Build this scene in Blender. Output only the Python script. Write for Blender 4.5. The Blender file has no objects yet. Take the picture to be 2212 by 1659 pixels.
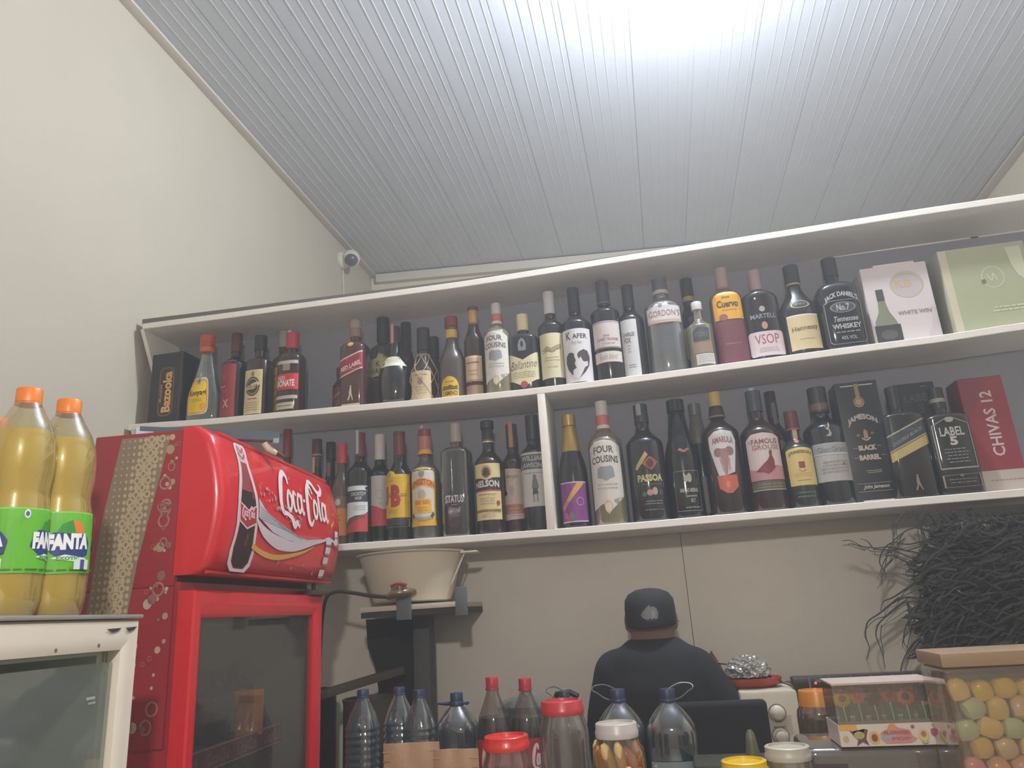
import bpy, bmesh, math, random
from mathutils import Vector, Matrix
random.seed(7)
S = bpy.context.scene
COL = S.collection
R = math.radians
# ------------------------------------------------------------------ camera
F, CX, CY = 1600.0, 1106.0, 829.5
EYE = Vector((0, 0, 1.5))
yaw, pitch, roll = R(10.34), R(17.21), R(-3.60)
fwd = Vector((-math.sin(yaw)*math.cos(pitch), math.cos(yaw)*math.cos(pitch), math.sin(pitch)))
r0 = Vector((math.cos(yaw), math.sin(yaw), 0)); u0 = r0.cross(fwd)
RT = r0*math.cos(roll)+u0*math.sin(roll); UP = -r0*math.sin(roll)+u0*math.cos(roll)
cam = bpy.data.objects.new('camera', bpy.data.cameras.new('camera')); COL.objects.link(cam)
cam.matrix_world = Matrix(((RT.x, UP.x, -fwd.x, EYE.x), (RT.y, UP.y, -fwd.y, EYE.y), (RT.z, UP.z, -fwd.z, EYE.z), (0, 0, 0, 1)))
cam.data.sensor_width = 36; cam.data.lens = 36*F/2212; cam.data.clip_start = .02
S.camera = cam
# ------------------------------------------------------------------ world, lights, exposure
S.view_settings.view_transform = 'Standard'; S.view_settings.look = 'None'
S.view_settings.gamma = 1; S.view_settings.use_curve_mapping = False
S.view_settings.exposure = 0.0
S.cycles.max_bounces = 7; S.cycles.diffuse_bounces = 3; S.cycles.glossy_bounces = 3; S.cycles.transmission_bounces = 4
S.cycles.transparent_max_bounces = 10; S.cycles.volume_bounces = 0
S.cycles.use_adaptive_sampling = True; S.cycles.adaptive_threshold = .04
w = bpy.data.worlds.new('world'); S.world = w; w.use_nodes = True
w.node_tree.nodes['Background'].inputs[0].default_value = (.8, .85, 1, 1)
w.node_tree.nodes['Background'].inputs[1].default_value = .3
def area(name, loc, size, power, col, rot=(0, 0, 0), shape='DISK'):
    l = bpy.data.lights.new(name, 'AREA'); l.shape = shape; l.size = size; l.energy = power; l.color = col
    if shape == 'RECTANGLE': l.size, l.size_y = size
    o = bpy.data.objects.new(name, l); COL.objects.link(o); o.location = loc; o.rotation_euler = rot
    return o
LAMP = (.36, 2.16, 3.90)
LAMP_POWER, LAMP_COL = 235, (.84, .91, 1)       # cool bulb just above the top of the frame
LAMP2, LAMP2_POWER, LAMP2_COL = (.0, -.35, 2.28), 92, (1, .955, .89)   # warm hanging bulb behind the camera
pl3 = bpy.data.lights.new('back_room_light', 'POINT'); pl3.energy = 6; pl3.color = (1, .93, .85); pl3.shadow_soft_size = .2
po3 = bpy.data.objects.new('back_room_light', pl3); COL.objects.link(po3); po3.location = (.9, 4.2, 2.6)
_v = w.node_tree.nodes.new('ShaderNodeVolumeScatter')       # thin smoky air
_v.inputs['Density'].default_value = .055; _v.inputs['Anisotropy'].default_value = .35; _v.inputs['Color'].default_value = (.95, .96, 1, 1)
w.node_tree.links.new(_v.outputs[0], w.node_tree.nodes['World Output'].inputs['Volume'])
# ------------------------------------------------------------------ pixel -> point helpers (positions come from rays met with real depths)
def ray(x, y): return RT*((x-CX)/F) - UP*((y-CY)/F) + fwd
def PY(x, y, Y): d = ray(x, y); return EYE + d*(Y/d.y)
def proj(p):
    v = Vector(p)-EYE; z = v.dot(fwd); return CX+F*v.dot(RT)/z, CY-F*v.dot(UP)/z, z
# ------------------------------------------------------------------ materials
def lin(h):
    h = h.lstrip('#'); out = []
    for i in (0, 2, 4):
        c = int(h[i:i+2], 16)/255; out.append(c/12.92 if c <= .04045 else ((c+.055)/1.055)**2.4)
    return (*out, 1)
_m = {}
def mat(h, rough=.5, metal=0, coat=0, noise=0, bump=0, scale=20, emis=0, alpha=1, spec=.5, trans=0, sheen=0):
    k = (h, rough, metal, coat, noise, bump, scale, emis, alpha, spec, trans, sheen)
    if k in _m: return _m[k]
    m = bpy.data.materials.new('m'+h.strip('#')); m.use_nodes = True; nt = m.node_tree
    b = nt.nodes['Principled BSDF']; c = lin(h)
    b.inputs['Base Color'].default_value = c; b.inputs['Roughness'].default_value = rough
    b.inputs['Metallic'].default_value = metal; b.inputs['Coat Weight'].default_value = coat
    b.inputs['Specular IOR Level'].default_value = spec; b.inputs['Coat Roughness'].default_value = .06
    b.inputs['Transmission Weight'].default_value = trans; b.inputs['Alpha'].default_value = alpha
    b.inputs['Sheen Weight'].default_value = sheen
    if emis: b.inputs['Emission Color'].default_value = c; b.inputs['Emission Strength'].default_value = emis
    if noise or bump:
        tc = nt.nodes.new('ShaderNodeTexCoord'); n = nt.nodes.new('ShaderNodeTexNoise')
        n.inputs['Scale'].default_value = scale; n.inputs['Detail'].default_value = 6
        nt.links.new(tc.outputs['Object'], n.inputs['Vector'])
        if noise:
            mx = nt.nodes.new('ShaderNodeMix'); mx.data_type = 'RGBA'
            mx.inputs[6].default_value = tuple(x*(1-noise) for x in c[:3])+(1,)
            mx.inputs[7].default_value = tuple(min(1, x*(1+noise)) for x in c[:3])+(1,)
            nt.links.new(n.outputs['Fac'], mx.inputs[0]); nt.links.new(mx.outputs[2], b.inputs['Base Color'])
        if bump:
            bp = nt.nodes.new('ShaderNodeBump'); bp.inputs['Strength'].default_value = bump; bp.inputs['Distance'].default_value = .01
            nt.links.new(n.outputs['Fac'], bp.inputs['Height']); nt.links.new(bp.outputs['Normal'], b.inputs['Normal'])
    _m[k] = m; return m
def clear(h='#dfe6e6', gloss=.10, haze=.10, rough=.04, edge=.55):
    """thin clear glass or plastic: see-through, a glossy coat by fresnel and a little milky haze"""
    k = ('clear', h, gloss, haze, rough, edge)
    if k in _m: return _m[k]
    m = bpy.data.materials.new('clear'); m.use_nodes = True; nt = m.node_tree; N = nt.nodes; N.clear(); Lk = nt.links.new
    o = N.new('ShaderNodeOutputMaterial'); t = N.new('ShaderNodeBsdfTransparent'); t.inputs[0].default_value = lin(h)
    g = N.new('ShaderNodeBsdfGlossy'); g.inputs['Roughness'].default_value = rough; g.inputs[0].default_value = (1, 1, 1, 1)
    d = N.new('ShaderNodeBsdfDiffuse'); d.inputs[0].default_value = lin(h)
    lw = N.new('ShaderNodeLayerWeight'); lw.inputs[0].default_value = .35
    ma = N.new('ShaderNodeMath'); ma.operation = 'MULTIPLY_ADD'; ma.inputs[1].default_value = edge; ma.inputs[2].default_value = gloss
    m1 = N.new('ShaderNodeMixShader'); m1.inputs[0].default_value = haze; m2 = N.new('ShaderNodeMixShader')
    Lk(lw.outputs['Facing'], ma.inputs[0]); Lk(t.outputs[0], m1.inputs[1]); Lk(d.outputs[0], m1.inputs[2])
    Lk(ma.outputs[0], m2.inputs[0]); Lk(m1.outputs[0], m2.inputs[1]); Lk(g.outputs[0], m2.inputs[2]); Lk(m2.outputs[0], o.inputs[0])
    _m[k] = m; return m
WALL = mat('#d8cdb9', .85, noise=.07, bump=.06, scale=3.5)
def wallmat():
    m = mat('#d9cdb8', .8, noise=.06, bump=.10, scale=9); return m
BOARD = mat('#ece6de', .45, noise=.05, scale=14)
BLK = mat('#232326', .35)
# ------------------------------------------------------------------ mesh helpers
def link(name, me, parent=None, loc=None, rot=None):
    o = bpy.data.objects.new(name, me); COL.objects.link(o)
    if parent: o.parent = parent
    if loc is not None: o.location = loc
    if rot is not None: o.rotation_euler = rot
    return o
def tag(o, label, cat, group=None, kind=None):
    o['label'] = label; o['category'] = cat
    if group: o['group'] = group
    if kind: o['kind'] = kind
    return o
def empty(name, loc, label, cat, group=None, rz=0):
    o = bpy.data.objects.new(name, None); COL.objects.link(o); o.location = loc; o.rotation_euler = (0, 0, rz); o.empty_display_size = .05
    return tag(o, label, cat, group)
def fin(name, bm, mats, parent=None, smooth=True, loc=None, rot=None, ang=40):
    bmesh.ops.recalc_face_normals(bm, faces=bm.faces)
    me = bpy.data.meshes.new(name); bm.to_mesh(me); bm.free()
    for m in (mats if isinstance(mats, (list, tuple)) else [mats]): me.materials.append(m)
    if smooth:
        for p in me.polygons: p.use_smooth = True
        try: me.set_sharp_from_angle(angle=R(ang))
        except Exception: pass
    return link(name, me, parent, loc, rot)
def bx(bm, x0, y0, z0, x1, y1, z1, mi=0, bev=0, M=None, seg=1):
    b = bmesh.new(); bmesh.ops.create_cube(b, size=1)
    for v in b.verts: v.co = Vector(((x0+x1)/2+v.co.x*(x1-x0), (y0+y1)/2+v.co.y*(y1-y0), (z0+z1)/2+v.co.z*(z1-z0)))
    if bev: bmesh.ops.bevel(b, geom=b.edges[:], offset=bev, segments=seg+1, affect='EDGES', profile=.6)
    add(bm, b, mi, M); return bm
def add(bm, b, mi=0, M=None):
    if M is not None: bmesh.ops.transform(b, matrix=M, verts=b.verts)
    vm = {v: bm.verts.new(v.co) for v in b.verts}
    for f in b.faces:
        try: nf = bm.faces.new([vm[v] for v in f.verts]); nf.material_index = mi if mi is not None else f.material_index
        except ValueError: pass
    b.free()
def sect(r, n=2, dy=1, seg=32):
    out = []
    for i in range(seg):
        a = 2*math.pi*i/seg; c, s = math.cos(a), math.sin(a)
        if n == 2: out.append((r*c, r*dy*s))
        else:
            q = (abs(c)**n+abs(s/1)**n)**(-1/n); out.append((r*c*q, r*dy*s*q))
    return out
def lathe(bm, prof, n=2, dy=1, seg=32, mi=0, M=None, cap=True, nf=None, c=(0, 0)):
    """prof: (r,z[,mi]); n superellipse exponent (may fade to round through nf(z))"""
    b = bmesh.new(); rings = []
    for p in prof:
        nn = nf(p[1]) if nf else n
        e, d = (nn, dy) if not isinstance(nn, tuple) else nn
        rings.append([b.verts.new((x+c[0], y+c[1], p[1])) for x, y in sect(max(p[0], 1e-4), e, d, seg)])
    for k in range(len(rings)-1):
        m = prof[k][2] if len(prof[k]) > 2 else mi
        for i in range(seg):
            f = b.faces.new((rings[k][i], rings[k][(i+1) % seg], rings[k+1][(i+1) % seg], rings[k+1][i])); f.material_index = m
    if cap:
        f = b.faces.new(rings[0][::-1]); f.material_index = prof[0][2] if len(prof[0]) > 2 else mi
        f = b.faces.new(rings[-1]); f.material_index = prof[-2][2] if len(prof[-2]) > 2 else mi
    add(bm, b, None, M)
def tube(bm, pts, r, seg=8, mi=0, closed=False):
    pts = [Vector(p) for p in pts]; n = len(pts); rings = []
    rr = r if isinstance(r, (list, tuple)) else [r]*n
    prev = None
    for i, p in enumerate(pts):
        t = (pts[min(i+1, n-1)]-pts[max(i-1, 0)]).normalized()
        if prev is None: prev = t.orthogonal().normalized()
        prev = (prev-t*prev.dot(t)).normalized(); q = t.cross(prev)
        rings.append([bm.verts.new(p+(prev*math.cos(2*math.pi*k/seg)+q*math.sin(2*math.pi*k/seg))*rr[i]) for k in range(seg)])
    for a, b in zip(rings, rings[1:]):
        for k in range(seg):
            f = bm.faces.new((a[k], a[(k+1) % seg], b[(k+1) % seg], b[k])); f.material_index = mi
    for rg in (rings[0][::-1], rings[-1]):
        f = bm.faces.new(rg); f.material_index = mi
def spline(pts, per=8):
    P = [Vector(p).to_3d() for p in pts]; out = []
    for i in range(len(P)-1):
        a, b, c, d = P[max(i-1, 0)], P[i], P[i+1], P[min(i+2, len(P)-1)]
        for k in range(per):
            t = k/per
            out.append(.5*((2*b)+(c-a)*t+(2*a-5*b+4*c-d)*t*t+(-a+3*b-3*c+d)*t**3))
    out.append(P[-1]); return out
# ------------------------------------------------------------------ printed graphics laid on a surface
_txt = {}
def text_bm(s, bold=0, shear=0):
    k = (s, bold, shear)
    if k not in _txt:
        c = bpy.data.curves.new('t', 'FONT'); c.body = s; c.resolution_u = 2; c.offset = bold; c.shear = shear; c.fill_mode = 'BOTH'
        o = bpy.data.objects.new('t', c); me = bpy.data.meshes.new_from_object(o)
        xs = [v.co.x for v in me.vertices] or [0, 1]; ys = [v.co.y for v in me.vertices] or [0, 1]
        a, b, cc, d = min(xs), max(xs), min(ys), max(ys)
        _txt[k] = ([((v.co.x-a)/(b-a or 1), (v.co.y-cc)/(d-cc or 1)) for v in me.vertices], [tuple(p.vertices) for p in me.polygons])
        bpy.data.objects.remove(o); bpy.data.curves.remove(c); bpy.data.meshes.remove(me)
    return _txt[k]
def decal(name, els, mapfn, parent, step=0, stepy=0, rough=.5, metal=0, lay=.00016, zl=None):
    """els in label units; mapfn(x,y,h)->Vector. One mesh with a material slot for each ink."""
    bm = bmesh.new(); mats = []; idx = {}
    def mi(c):
        if c not in idx:
            idx[c] = len(mats); mats.append(mat(c[:7], .28 if c.endswith('m') else rough, .8 if c.endswith('m') else metal))
        return idx[c]
    def ng(pts, c, z):
        b = bmesh.new(); f = b.faces.new([b.verts.new((x, y, z)) for x, y in pts]); bmesh.ops.triangulate(b, faces=[f]); add(bm, b, mi(c))
    for n, e in enumerate(els):
        k = e[0]; z = zl(n, e) if zl else n+1.0
        if k == 'r': ng([(e[1], e[2]), (e[3], e[2]), (e[3], e[4]), (e[1], e[4])], e[5], z)
        elif k == 'p': ng(e[1], e[2], z)
        elif k == 'e': ng([(e[1]+e[3]*math.cos(2*math.pi*i/24), e[2]+e[4]*math.sin(2*math.pi*i/24)) for i in range(24)], e[5], z)
        elif k == 'o':   # ring
            t = e[6]; q = [(math.cos(2*math.pi*i/28), math.sin(2*math.pi*i/28)) for i in range(28)]
            for i in range(28):
                a, b2 = q[i], q[(i+1) % 28]
                ng([(e[1]+e[3]*a[0], e[2]+e[4]*a[1]), (e[1]+e[3]*b2[0], e[2]+e[4]*b2[1]), (e[1]+e[3]*t*b2[0], e[2]+e[4]*t*b2[1]), (e[1]+e[3]*t*a[0], e[2]+e[4]*t*a[1])], e[5], z)
        elif k == 'f':   # outline of a polygon: pts, width, colour
            P = e[1]; ctr = (sum(p[0] for p in P)/len(P), sum(p[1] for p in P)/len(P))
            I = [(ctr[0]+(p[0]-ctr[0])*(1-e[2]), ctr[1]+(p[1]-ctr[1])*(1-e[2]*.8)) for p in P]
            for i in range(len(P)): j = (i+1) % len(P); ng([P[i], P[j], I[j], I[i]], e[3], z)
        elif k == 's':   # brush stroke: pts, width (or list), colour
            P = spline(e[1], 6); W = e[2]; m = len(P)
            L = []
            for i, p in enumerate(P):
                t = (P[min(i+1, m-1)]-P[max(i-1, 0)]); t = Vector((-t.y, t.x, 0)).normalized()
                q = i/(m-1); wv = W if not isinstance(W, (list, tuple)) else W[min(int(q*(len(W)-1)), len(W)-2)]*(1-(q*(len(W)-1)-min(int(q*(len(W)-1)), len(W)-2)))+W[min(int(q*(len(W)-1)), len(W)-2)+1]*(q*(len(W)-1)-min(int(q*(len(W)-1)), len(W)-2))
                L.append((p+t*wv/2, p-t*wv/2))
            for i in range(m-1):
                a, b2 = L[i], L[i+1]
                try: ng([(a[0].x, a[0].y), (b2[0].x, b2[0].y), (b2[1].x, b2[1].y), (a[1].x, a[1].y)], e[3], z+i*.0001)
                except Exception: pass
        elif k == 't':   # text, x0,y0,x1,y1, colour, opts
            op = e[7] if len(e) > 7 else {}
            V, Fc = text_bm(e[1], op.get('b', .02), op.get('sh', 0)); x0, y0, x1, y1 = e[2:6]; b = bmesh.new(); vs = []
            for (tx, ty) in V:
                if op.get('rot'): X, Y = x0+(1-ty)*(x1-x0), y0+tx*(y1-y0)
                else: X, Y = x0+tx*(x1-x0), y0+ty*(y1-y0)+op.get('arc', 0)*(1-(2*tx-1)**2)+op.get('sl', 0)*(tx-.5)
                vs.append(b.verts.new((X, Y, z)))
            for f in Fc:
                try: b.faces.new([vs[i] for i in f])
                except ValueError: pass
            add(bm, b, mi(e[6]))
        elif k == 'l':   # rows of small illegible print
            x0, y0, x1, y1, rows, c = e[1:7]; rr = random.Random(rows*7+int(x0*1000))
            for i in range(rows):
                yy = y0+(y1-y0)*(i+.5)/rows; hh = (y1-y0)/rows*.32; x = x0+(x1-x0)*rr.uniform(0, .12)
                while x < x1*1.0-(x1-x0)*.06:
                    L = (x1-x0)*rr.uniform(.06, .2); ng([(x, yy-hh/2), (min(x+L, x1), yy-hh/2), (min(x+L, x1), yy+hh/2), (x, yy+hh/2)], c, z); x += L+(x1-x0)*.03
    if not bm.verts: bm.free(); return None
    for ax, st in ((0, step), (1, stepy)):
        if not st: continue
        lo = min(v.co[ax] for v in bm.verts); hi = max(v.co[ax] for v in bm.verts); q = math.floor(lo/st)*st+st
        while q < hi:
            pco = [0, 0, 0]; pco[ax] = q+1e-5; no = [0, 0, 0]; no[ax] = 1
            bmesh.ops.bisect_plane(bm, geom=bm.verts[:]+bm.edges[:]+bm.faces[:], plane_co=pco, plane_no=no); q += st
    for v in bm.verts: v.co = mapfn(v.co.x, v.co.y, v.co.z*lay)
    me = bpy.data.meshes.new(name); bm.to_mesh(me); bm.free()
    for m in mats: me.materials.append(m)
    return link(name, me, parent)
def U(els, w, h, x0=0, y0=0):
    """scale label units (x -1..1, y 0..1) to metres"""
    X = lambda x: x0+x*w/2
    Y = lambda y: y0+y*h
    out = []
    for e in els:
        k = e[0]
        if k == 'r': out.append(('r', X(e[1]), Y(e[2]), X(e[3]), Y(e[4]), e[5]))
        elif k == 'p': out.append(('p', [(X(a), Y(b)) for a, b in e[1]], e[2]))
        elif k == 'f': out.append(('f', [(X(a), Y(b)) for a, b in e[1]], e[2], e[3]))
        elif k == 'e': out.append(('e', X(e[1]), Y(e[2]), e[3]*w/2, e[4]*h, e[5]))
        elif k == 'o': out.append(('o', X(e[1]), Y(e[2]), e[3]*w/2, e[4]*h, e[5], e[6]))
        elif k == 's': out.append(('s', [(X(a), Y(b)) for a, b in e[1]], [q*h for q in e[2]] if isinstance(e[2], (list, tuple)) else e[2]*h, e[3]))
        elif k == 't':
            op = dict(e[7]) if len(e) > 7 else {}
            for q in ('arc', 'sl'):
                if q in op: op[q] *= h
            out.append(('t', e[1], X(e[2]), Y(e[3]), X(e[4]), Y(e[5]), e[6], op))
        elif k == 'l': out.append(('l', X(e[1]), Y(e[2]), X(e[3]), Y(e[4]), e[5], e[6]))
    return out
# ================================================================== THE ROOM
def struct(o): o['kind'] = 'structure'; return o
def boxo(name, x0, y0, z0, x1, y1, z1, m, parent=None, bev=0, loc=None, rot=None):
    bm = bmesh.new(); bx(bm, x0, y0, z0, x1, y1, z1, 0, bev); return fin(name, bm, m, parent, smooth=bool(bev), loc=loc, rot=rot)
XL, XR, YB, ZC, YP, YF = -1.985, 2.52, 5.14, 4.10, 2.70, -2.6
struct(boxo('floor', XL-.1, YF-.1, -.1, XR+.1, YB+.3, 0, mat('#dcd6cb', .4, noise=.08, scale=6)))
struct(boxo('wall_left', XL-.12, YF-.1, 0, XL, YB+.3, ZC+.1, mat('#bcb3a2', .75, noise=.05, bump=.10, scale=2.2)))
struct(boxo('wall_right', XR, YF-.1, 0, XR+.12, YB+.3, ZC+.1, WALL))
struct(boxo('wall_front', XL, YF-.12, 0, XR, YF, ZC+.1, WALL))
# back wall of the high room beyond, slightly out of square
bm = bmesh.new(); bx(bm, XL, 0, 0, XR, .12, ZC+.1)
for v in bm.verts: v.co.y += 5.03+(v.co.x-XL)*.115
struct(fin('wall_back', bm, WALL, smooth=False))
# ceiling of ribbed panels, ribs running away from the camera
bm = bmesh.new(); x = XL; prof = []; i = 0
rc = random.Random(3)
while x < XR:
    k = i % 6
    if k == 5: prof += [(x, ZC), (x+.018, ZC), (x+.0195, ZC+.005), (x+.0225, ZC+.005), (x+.024, ZC)]
    else: prof += [(x, ZC), (x+.0440, ZC), (x+.0452, ZC-.0014), (x+.0478, ZC-.0014), (x+.0490, ZC)]
    x += .0512; i += 1
prof.append((XR, ZC))
a = [bm.verts.new((px, YF, pz)) for px, pz in prof]; b = [bm.verts.new((px, 5.75, pz)) for px, pz in prof]
for i in range(len(prof)-1): bm.faces.new((a[i], a[i+1], b[i+1], b[i]))
t0 = bm.verts.new((XL, YF, ZC+.08)); t1 = bm.verts.new((XR, YF, ZC+.08)); t2 = bm.verts.new((XL, 5.75, ZC+.08)); t3 = bm.verts.new((XR, 5.75, ZC+.08))
bm.faces.new((t0, t1, t3, t2))
struct(fin('ceiling', bm, mat('#c0c4cc', .42, noise=.04, scale=3), smooth=False))
TR = mat('#cfc6ba', .6)
struct(boxo('trim_1', XL, YF, ZC-.018, XL+.05, 5.05, ZC-.006, TR, bev=.003))
struct(boxo('trim_2', XR-.07, YF, ZC-.02, XR, 5.5, ZC-.006, TR, bev=.003))
bm = bmesh.new(); bx(bm, XL+.05, -.05, ZC-.075, XR-.07, 0, ZC-.007, 0, .003)
for v in bm.verts: v.co.y += 5.03+(v.co.x-XL)*.115-.001
struct(fin('trim_3', bm, TR))
# partition wall that carries the shelves: two painted boards with an open joint between them
XJ = PY(1475, 1200, YP).x
pw = mat('#dad2c6', .7, noise=.08, bump=.12, scale=4)
struct(boxo('wall_partition', XL, YP, 0, XJ-.0009, YP+.06, 2.64, pw))
struct(boxo('wall_partition', XJ+.0009, YP, 0, XR, YP+.06, 2.64, pw))
struct(boxo('trim_4', XJ-.01, YP+.05, 0, XJ+.01, YP+.052, 2.6, mat('#4a443c', .9)))
# ================================================================== THE SHELF UNIT
SC = 2.45/2.7
def ip(pts):
    pts = [(x*SC, 1.5+(z-1.5)*SC) for x, z in pts]
    def f(x):
        if x <= pts[0][0]: return pts[0][1]
        for (a, za), (b, zb) in zip(pts, pts[1:]):
            if x <= b: t = (x-a)/(b-a); t = t*t*(3-2*t)*.5+t*.5; return za+(zb-za)*t
        return pts[-1][1]
    return f
Z3 = ip([(-2.15, 2.805), (-1.61, 2.798), (-.671, 2.789), (.434, 2.807), (1.12, 2.817), (1.9, 2.819)])     # underside of the top board
Z2 = ip([(-2.15, 2.370), (-1.726, 2.352), (-.469, 2.324), (-.18, 2.325), (1.02, 2.345), (1.35, 2.357), (1.9, 2.36)])  # top of the middle board
Z1 = ip([(-2.15, 1.797), (-1.213, 1.794), (-.503, 1.786), (-.232, 1.784), (.884, 1.790), (1.9, 1.791)])
TH, YS, YK = .0235, 2.45, 2.70
XS0, XS1 = -1.945, 1.75
def board(name, f, x0, x1, up, parent, m):
    bm = bmesh.new(); n = 36; rings = []
    for i in range(n+1):
        x = x0+(x1-x0)*i/n; z = f(x); z0, z1 = (z, z+TH) if up else (z-TH, z)
        c = .0018
        YE = YK-.0125
        rings.append([bm.verts.new(p) for p in ((x, YS+c, z0), (x, YS, z0+c), (x, YS, z1-c), (x, YS+c, z1), (x, YE, z1), (x, YE, z0))])
    for A, B in zip(rings, rings[1:]):
        for k in range(6): bm.faces.new((A[k], A[(k+1) % 6], B[(k+1) % 6], B[k]))
    bm.faces.new(rings[0][::-1]); bm.faces.new(rings[-1])
    return fin(name, bm, m, parent, ang=30)
sh = empty('wall_shelf', (0, 0, 0), 'long off-white two-tier wall shelf unit holding the rows of liquor bottles', 'shelf')
board('top_board', Z3, XS0, XS1, True, sh, BOARD)
board('middle_board', Z2, XS0-.02, XS1, False, sh, BOARD)
board('bottom_board', Z1, XS0, XS1, False, sh, BOARD)
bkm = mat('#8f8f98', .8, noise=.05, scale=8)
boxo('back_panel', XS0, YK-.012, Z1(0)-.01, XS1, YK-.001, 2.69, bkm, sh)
d0 = PY(1160, 851, YS).x
boxo('divider', d0, YS, Z1(d0)-.0, d0+.027, YK-.013, Z2(d0)-TH, BOARD, sh, bev=.0015)
for z0, z1 in ((Z2(XS0), Z3(XS0)), (Z1(XS0), Z2(XS0)-TH)):      # end gusset with a raked front edge
    bm = bmesh.new()
    P = [(YS+.004, z1), (YK-.013, z1), (YK-.013, z0), (YS+.15, z0), (YS+.105, z0+(z1-z0)*.55)]
    A = [bm.verts.new((XS0-.012, y, z)) for y, z in P]; B = [bm.verts.new((XS0+.004, y, z)) for y, z in P]
    bm.faces.new(A); bm.faces.new(B[::-1])
    for i in range(5): bm.faces.new((A[i], A[(i+1) % 5], B[(i+1) % 5], B[i]))
    fin('end_panel', bm, BOARD, sh, smooth=False)
# thin plank lying loose on the top board, one end raised
bm = bmesh.new(); n = 12; rr = []
for i in range(n+1):
    x = XS0-.012+2.35*i/n; z = Z3(x)+TH+.001; h = .020*(1-i/n)+.003
    rr.append([bm.verts.new(p) for p in ((x, YS+.012, z), (x, YS+.010, z+h), (x, YK, z+h), (x, YK, z))])
for A, B in zip(rr, rr[1:]):
    for k in range(4): bm.faces.new((A[k], A[(k+1) % 4], B[(k+1) % 4], B[k]))
bm.faces.new(rr[0][::-1]); bm.faces.new(rr[-1])
tag(fin('plank', bm, mat('#6e6763', .8), smooth=False), 'thin dark grey plank lying on top of the shelf unit at its left end', 'plank')
# ================================================================== BOTTLES ON THE SHELVES
def smooth_prof(R_, H, a, b, kind, rn, z1=.985):
    P = [(R_*.86, 0), (R_*.96, H*.008), (R_, H*.022), (R_, a*H*.5), (R_, a*H)]
    for i in range(1, 11):
        t = i/10
        if kind == 's': q = .5-.5*math.cos(math.pi*t)
        elif kind == 'q': q = 1-math.sqrt(max(0, 1-t*t)) if t < .999 else 1
        elif kind == 'c': q = math.sin(math.pi/2*t)*.35+t*.65
        else: q = t
        P.append((R_+(rn-R_)*q, H*(a+(b-a)*t)))
    P += [(rn*.98, H*(b+z1)/2), (rn, H*z1)]
    return P
def mkbottle(name, label, cat, group, loc, H, R_, gm, sh=(.6, .75, 's'), rn=None, caps=(), labels=(), n=2, dy=1, seal=None, rz=0, prof=None, liquid=None, extra=None, seg=32, lean=0):
    o = empty(name, loc, label, cat, group, rz); o.rotation_euler.y = lean
    rn = rn or R_*.36; P = prof or smooth_prof(R_, H, *sh, rn)
    def nf(z):
        if n == 2: return (2, dy)
        t = min(1, max(0, (z-sh[0]*H)/((sh[1]-sh[0])*H))); return (n+(2-n)*t, dy+(1-dy)*t)
    bm = bmesh.new(); lathe(bm, P, seg=seg, nf=nf); fin('glass_body', bm, gm, o, ang=50)
    def rad(z):
        for (ra, za), (rb, zb) in zip([p[:2] for p in P], [p[:2] for p in P][1:]):
            if z <= zb: return ra+(rb-ra)*((z-za)/((zb-za) or 1))
        return P[-1][0]
    if liquid:
        lm, lv = liquid; bm = bmesh.new(); Q = [(max(r-.0018, .001), max(z, .002)) for r, z in [p[:2] for p in P] if z < lv*H]; Q.append((rad(lv*H)-.0018, lv*H))
        lathe(bm, Q, seg=seg, nf=nf); fin('drink', bm, lm, o, ang=50)
    if caps:
        bm = bmesh.new(); mats = []
        for (z0, z1, h, rm, *ex) in caps:
            mats.append(mat(h, ex[0] if ex else .45, ex[1] if len(ex) > 1 else 0)); r = rn*rm; k = len(mats)-1
            r2 = r*(ex[2] if len(ex) > 2 else 1)
            lathe(bm, [(r, z0*H), (r, z0*H+.001), (r2, z1*H-.0015), (r2*.94, z1*H)], seg=24, mi=k)
        fin('cap', bm, mats, o)
    def mp(z0, off, ref):
        def f(x, y, h):
            z = z0+y; r = rad(z)
            if n == 2:
                th = x/ref+off; rr = r+.0004+h; return Vector((rr*math.sin(th), -rr*dy*math.cos(th), z))
            xx = x+off*ref; q = min(1, abs(xx)/r)
            return Vector((xx, -(dy*r)*(1-q**n)**(1/n)-.0014-h, z))
        return f
    for lb in labels:
        z0, z1, wR, els = lb[:4]; op = lb[4] if len(lb) > 4 else {}
        ref = rad((z0+z1)/2*H); w = wR*ref; h = (z1-z0)*H
        decal('label', U(els, w, h), mp(z0*H, op.get('off', 0), ref), o, step=ref*.16, stepy=(h*.07 if op.get('cone') or max(rad(z0*H+h*q/8) for q in range(9))-min(rad(z0*H+h*q/8) for q in range(9)) > 2e-4 else 0), rough=.55)
    if seal:
        z0, z1, c, off = seal; rr = rn*1.12
        bm = bmesh.new(); V = []
        for i in range(5):
            th = off-.35+.7*i/4; V.append([bm.verts.new(((rr+.001)*math.sin(th), -(rr+.001)*math.cos(th), z)) for z in (z0*H, (z0+z1)/2*H, z1*H)])
        for A, B in zip(V, V[1:]):
            for k in range(2): bm.faces.new((A[k], B[k], B[k+1], A[k+1]))
        fin('tax_seal', bm, mat(c, .7), o)
    if extra: extra(o, H, R_, rad)
    return o
def onshelf(pxb, pxt, pyt, wpx, Y, zf):
    x = PY(pxb, 900, Y).x
    for _ in range(6):
        p = (x, Y, zf(x)); q = proj(p); x += (pxb-q[0])*q[2]/F
    z = zf(x); top = PY(pxt, pyt, Y).z
    return Vector((x, Y, z)), top-z, wpx/2*proj((x, Y, z+.15))[2]/F
G_DK = mat('#1d1f22', .12, coat=.4); G_GR = mat('#1f2621', .12, coat=.4); G_BR = mat('#33211b', .12, coat=.4); G_RD = mat('#3d1a1c', .14, coat=.4)
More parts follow.
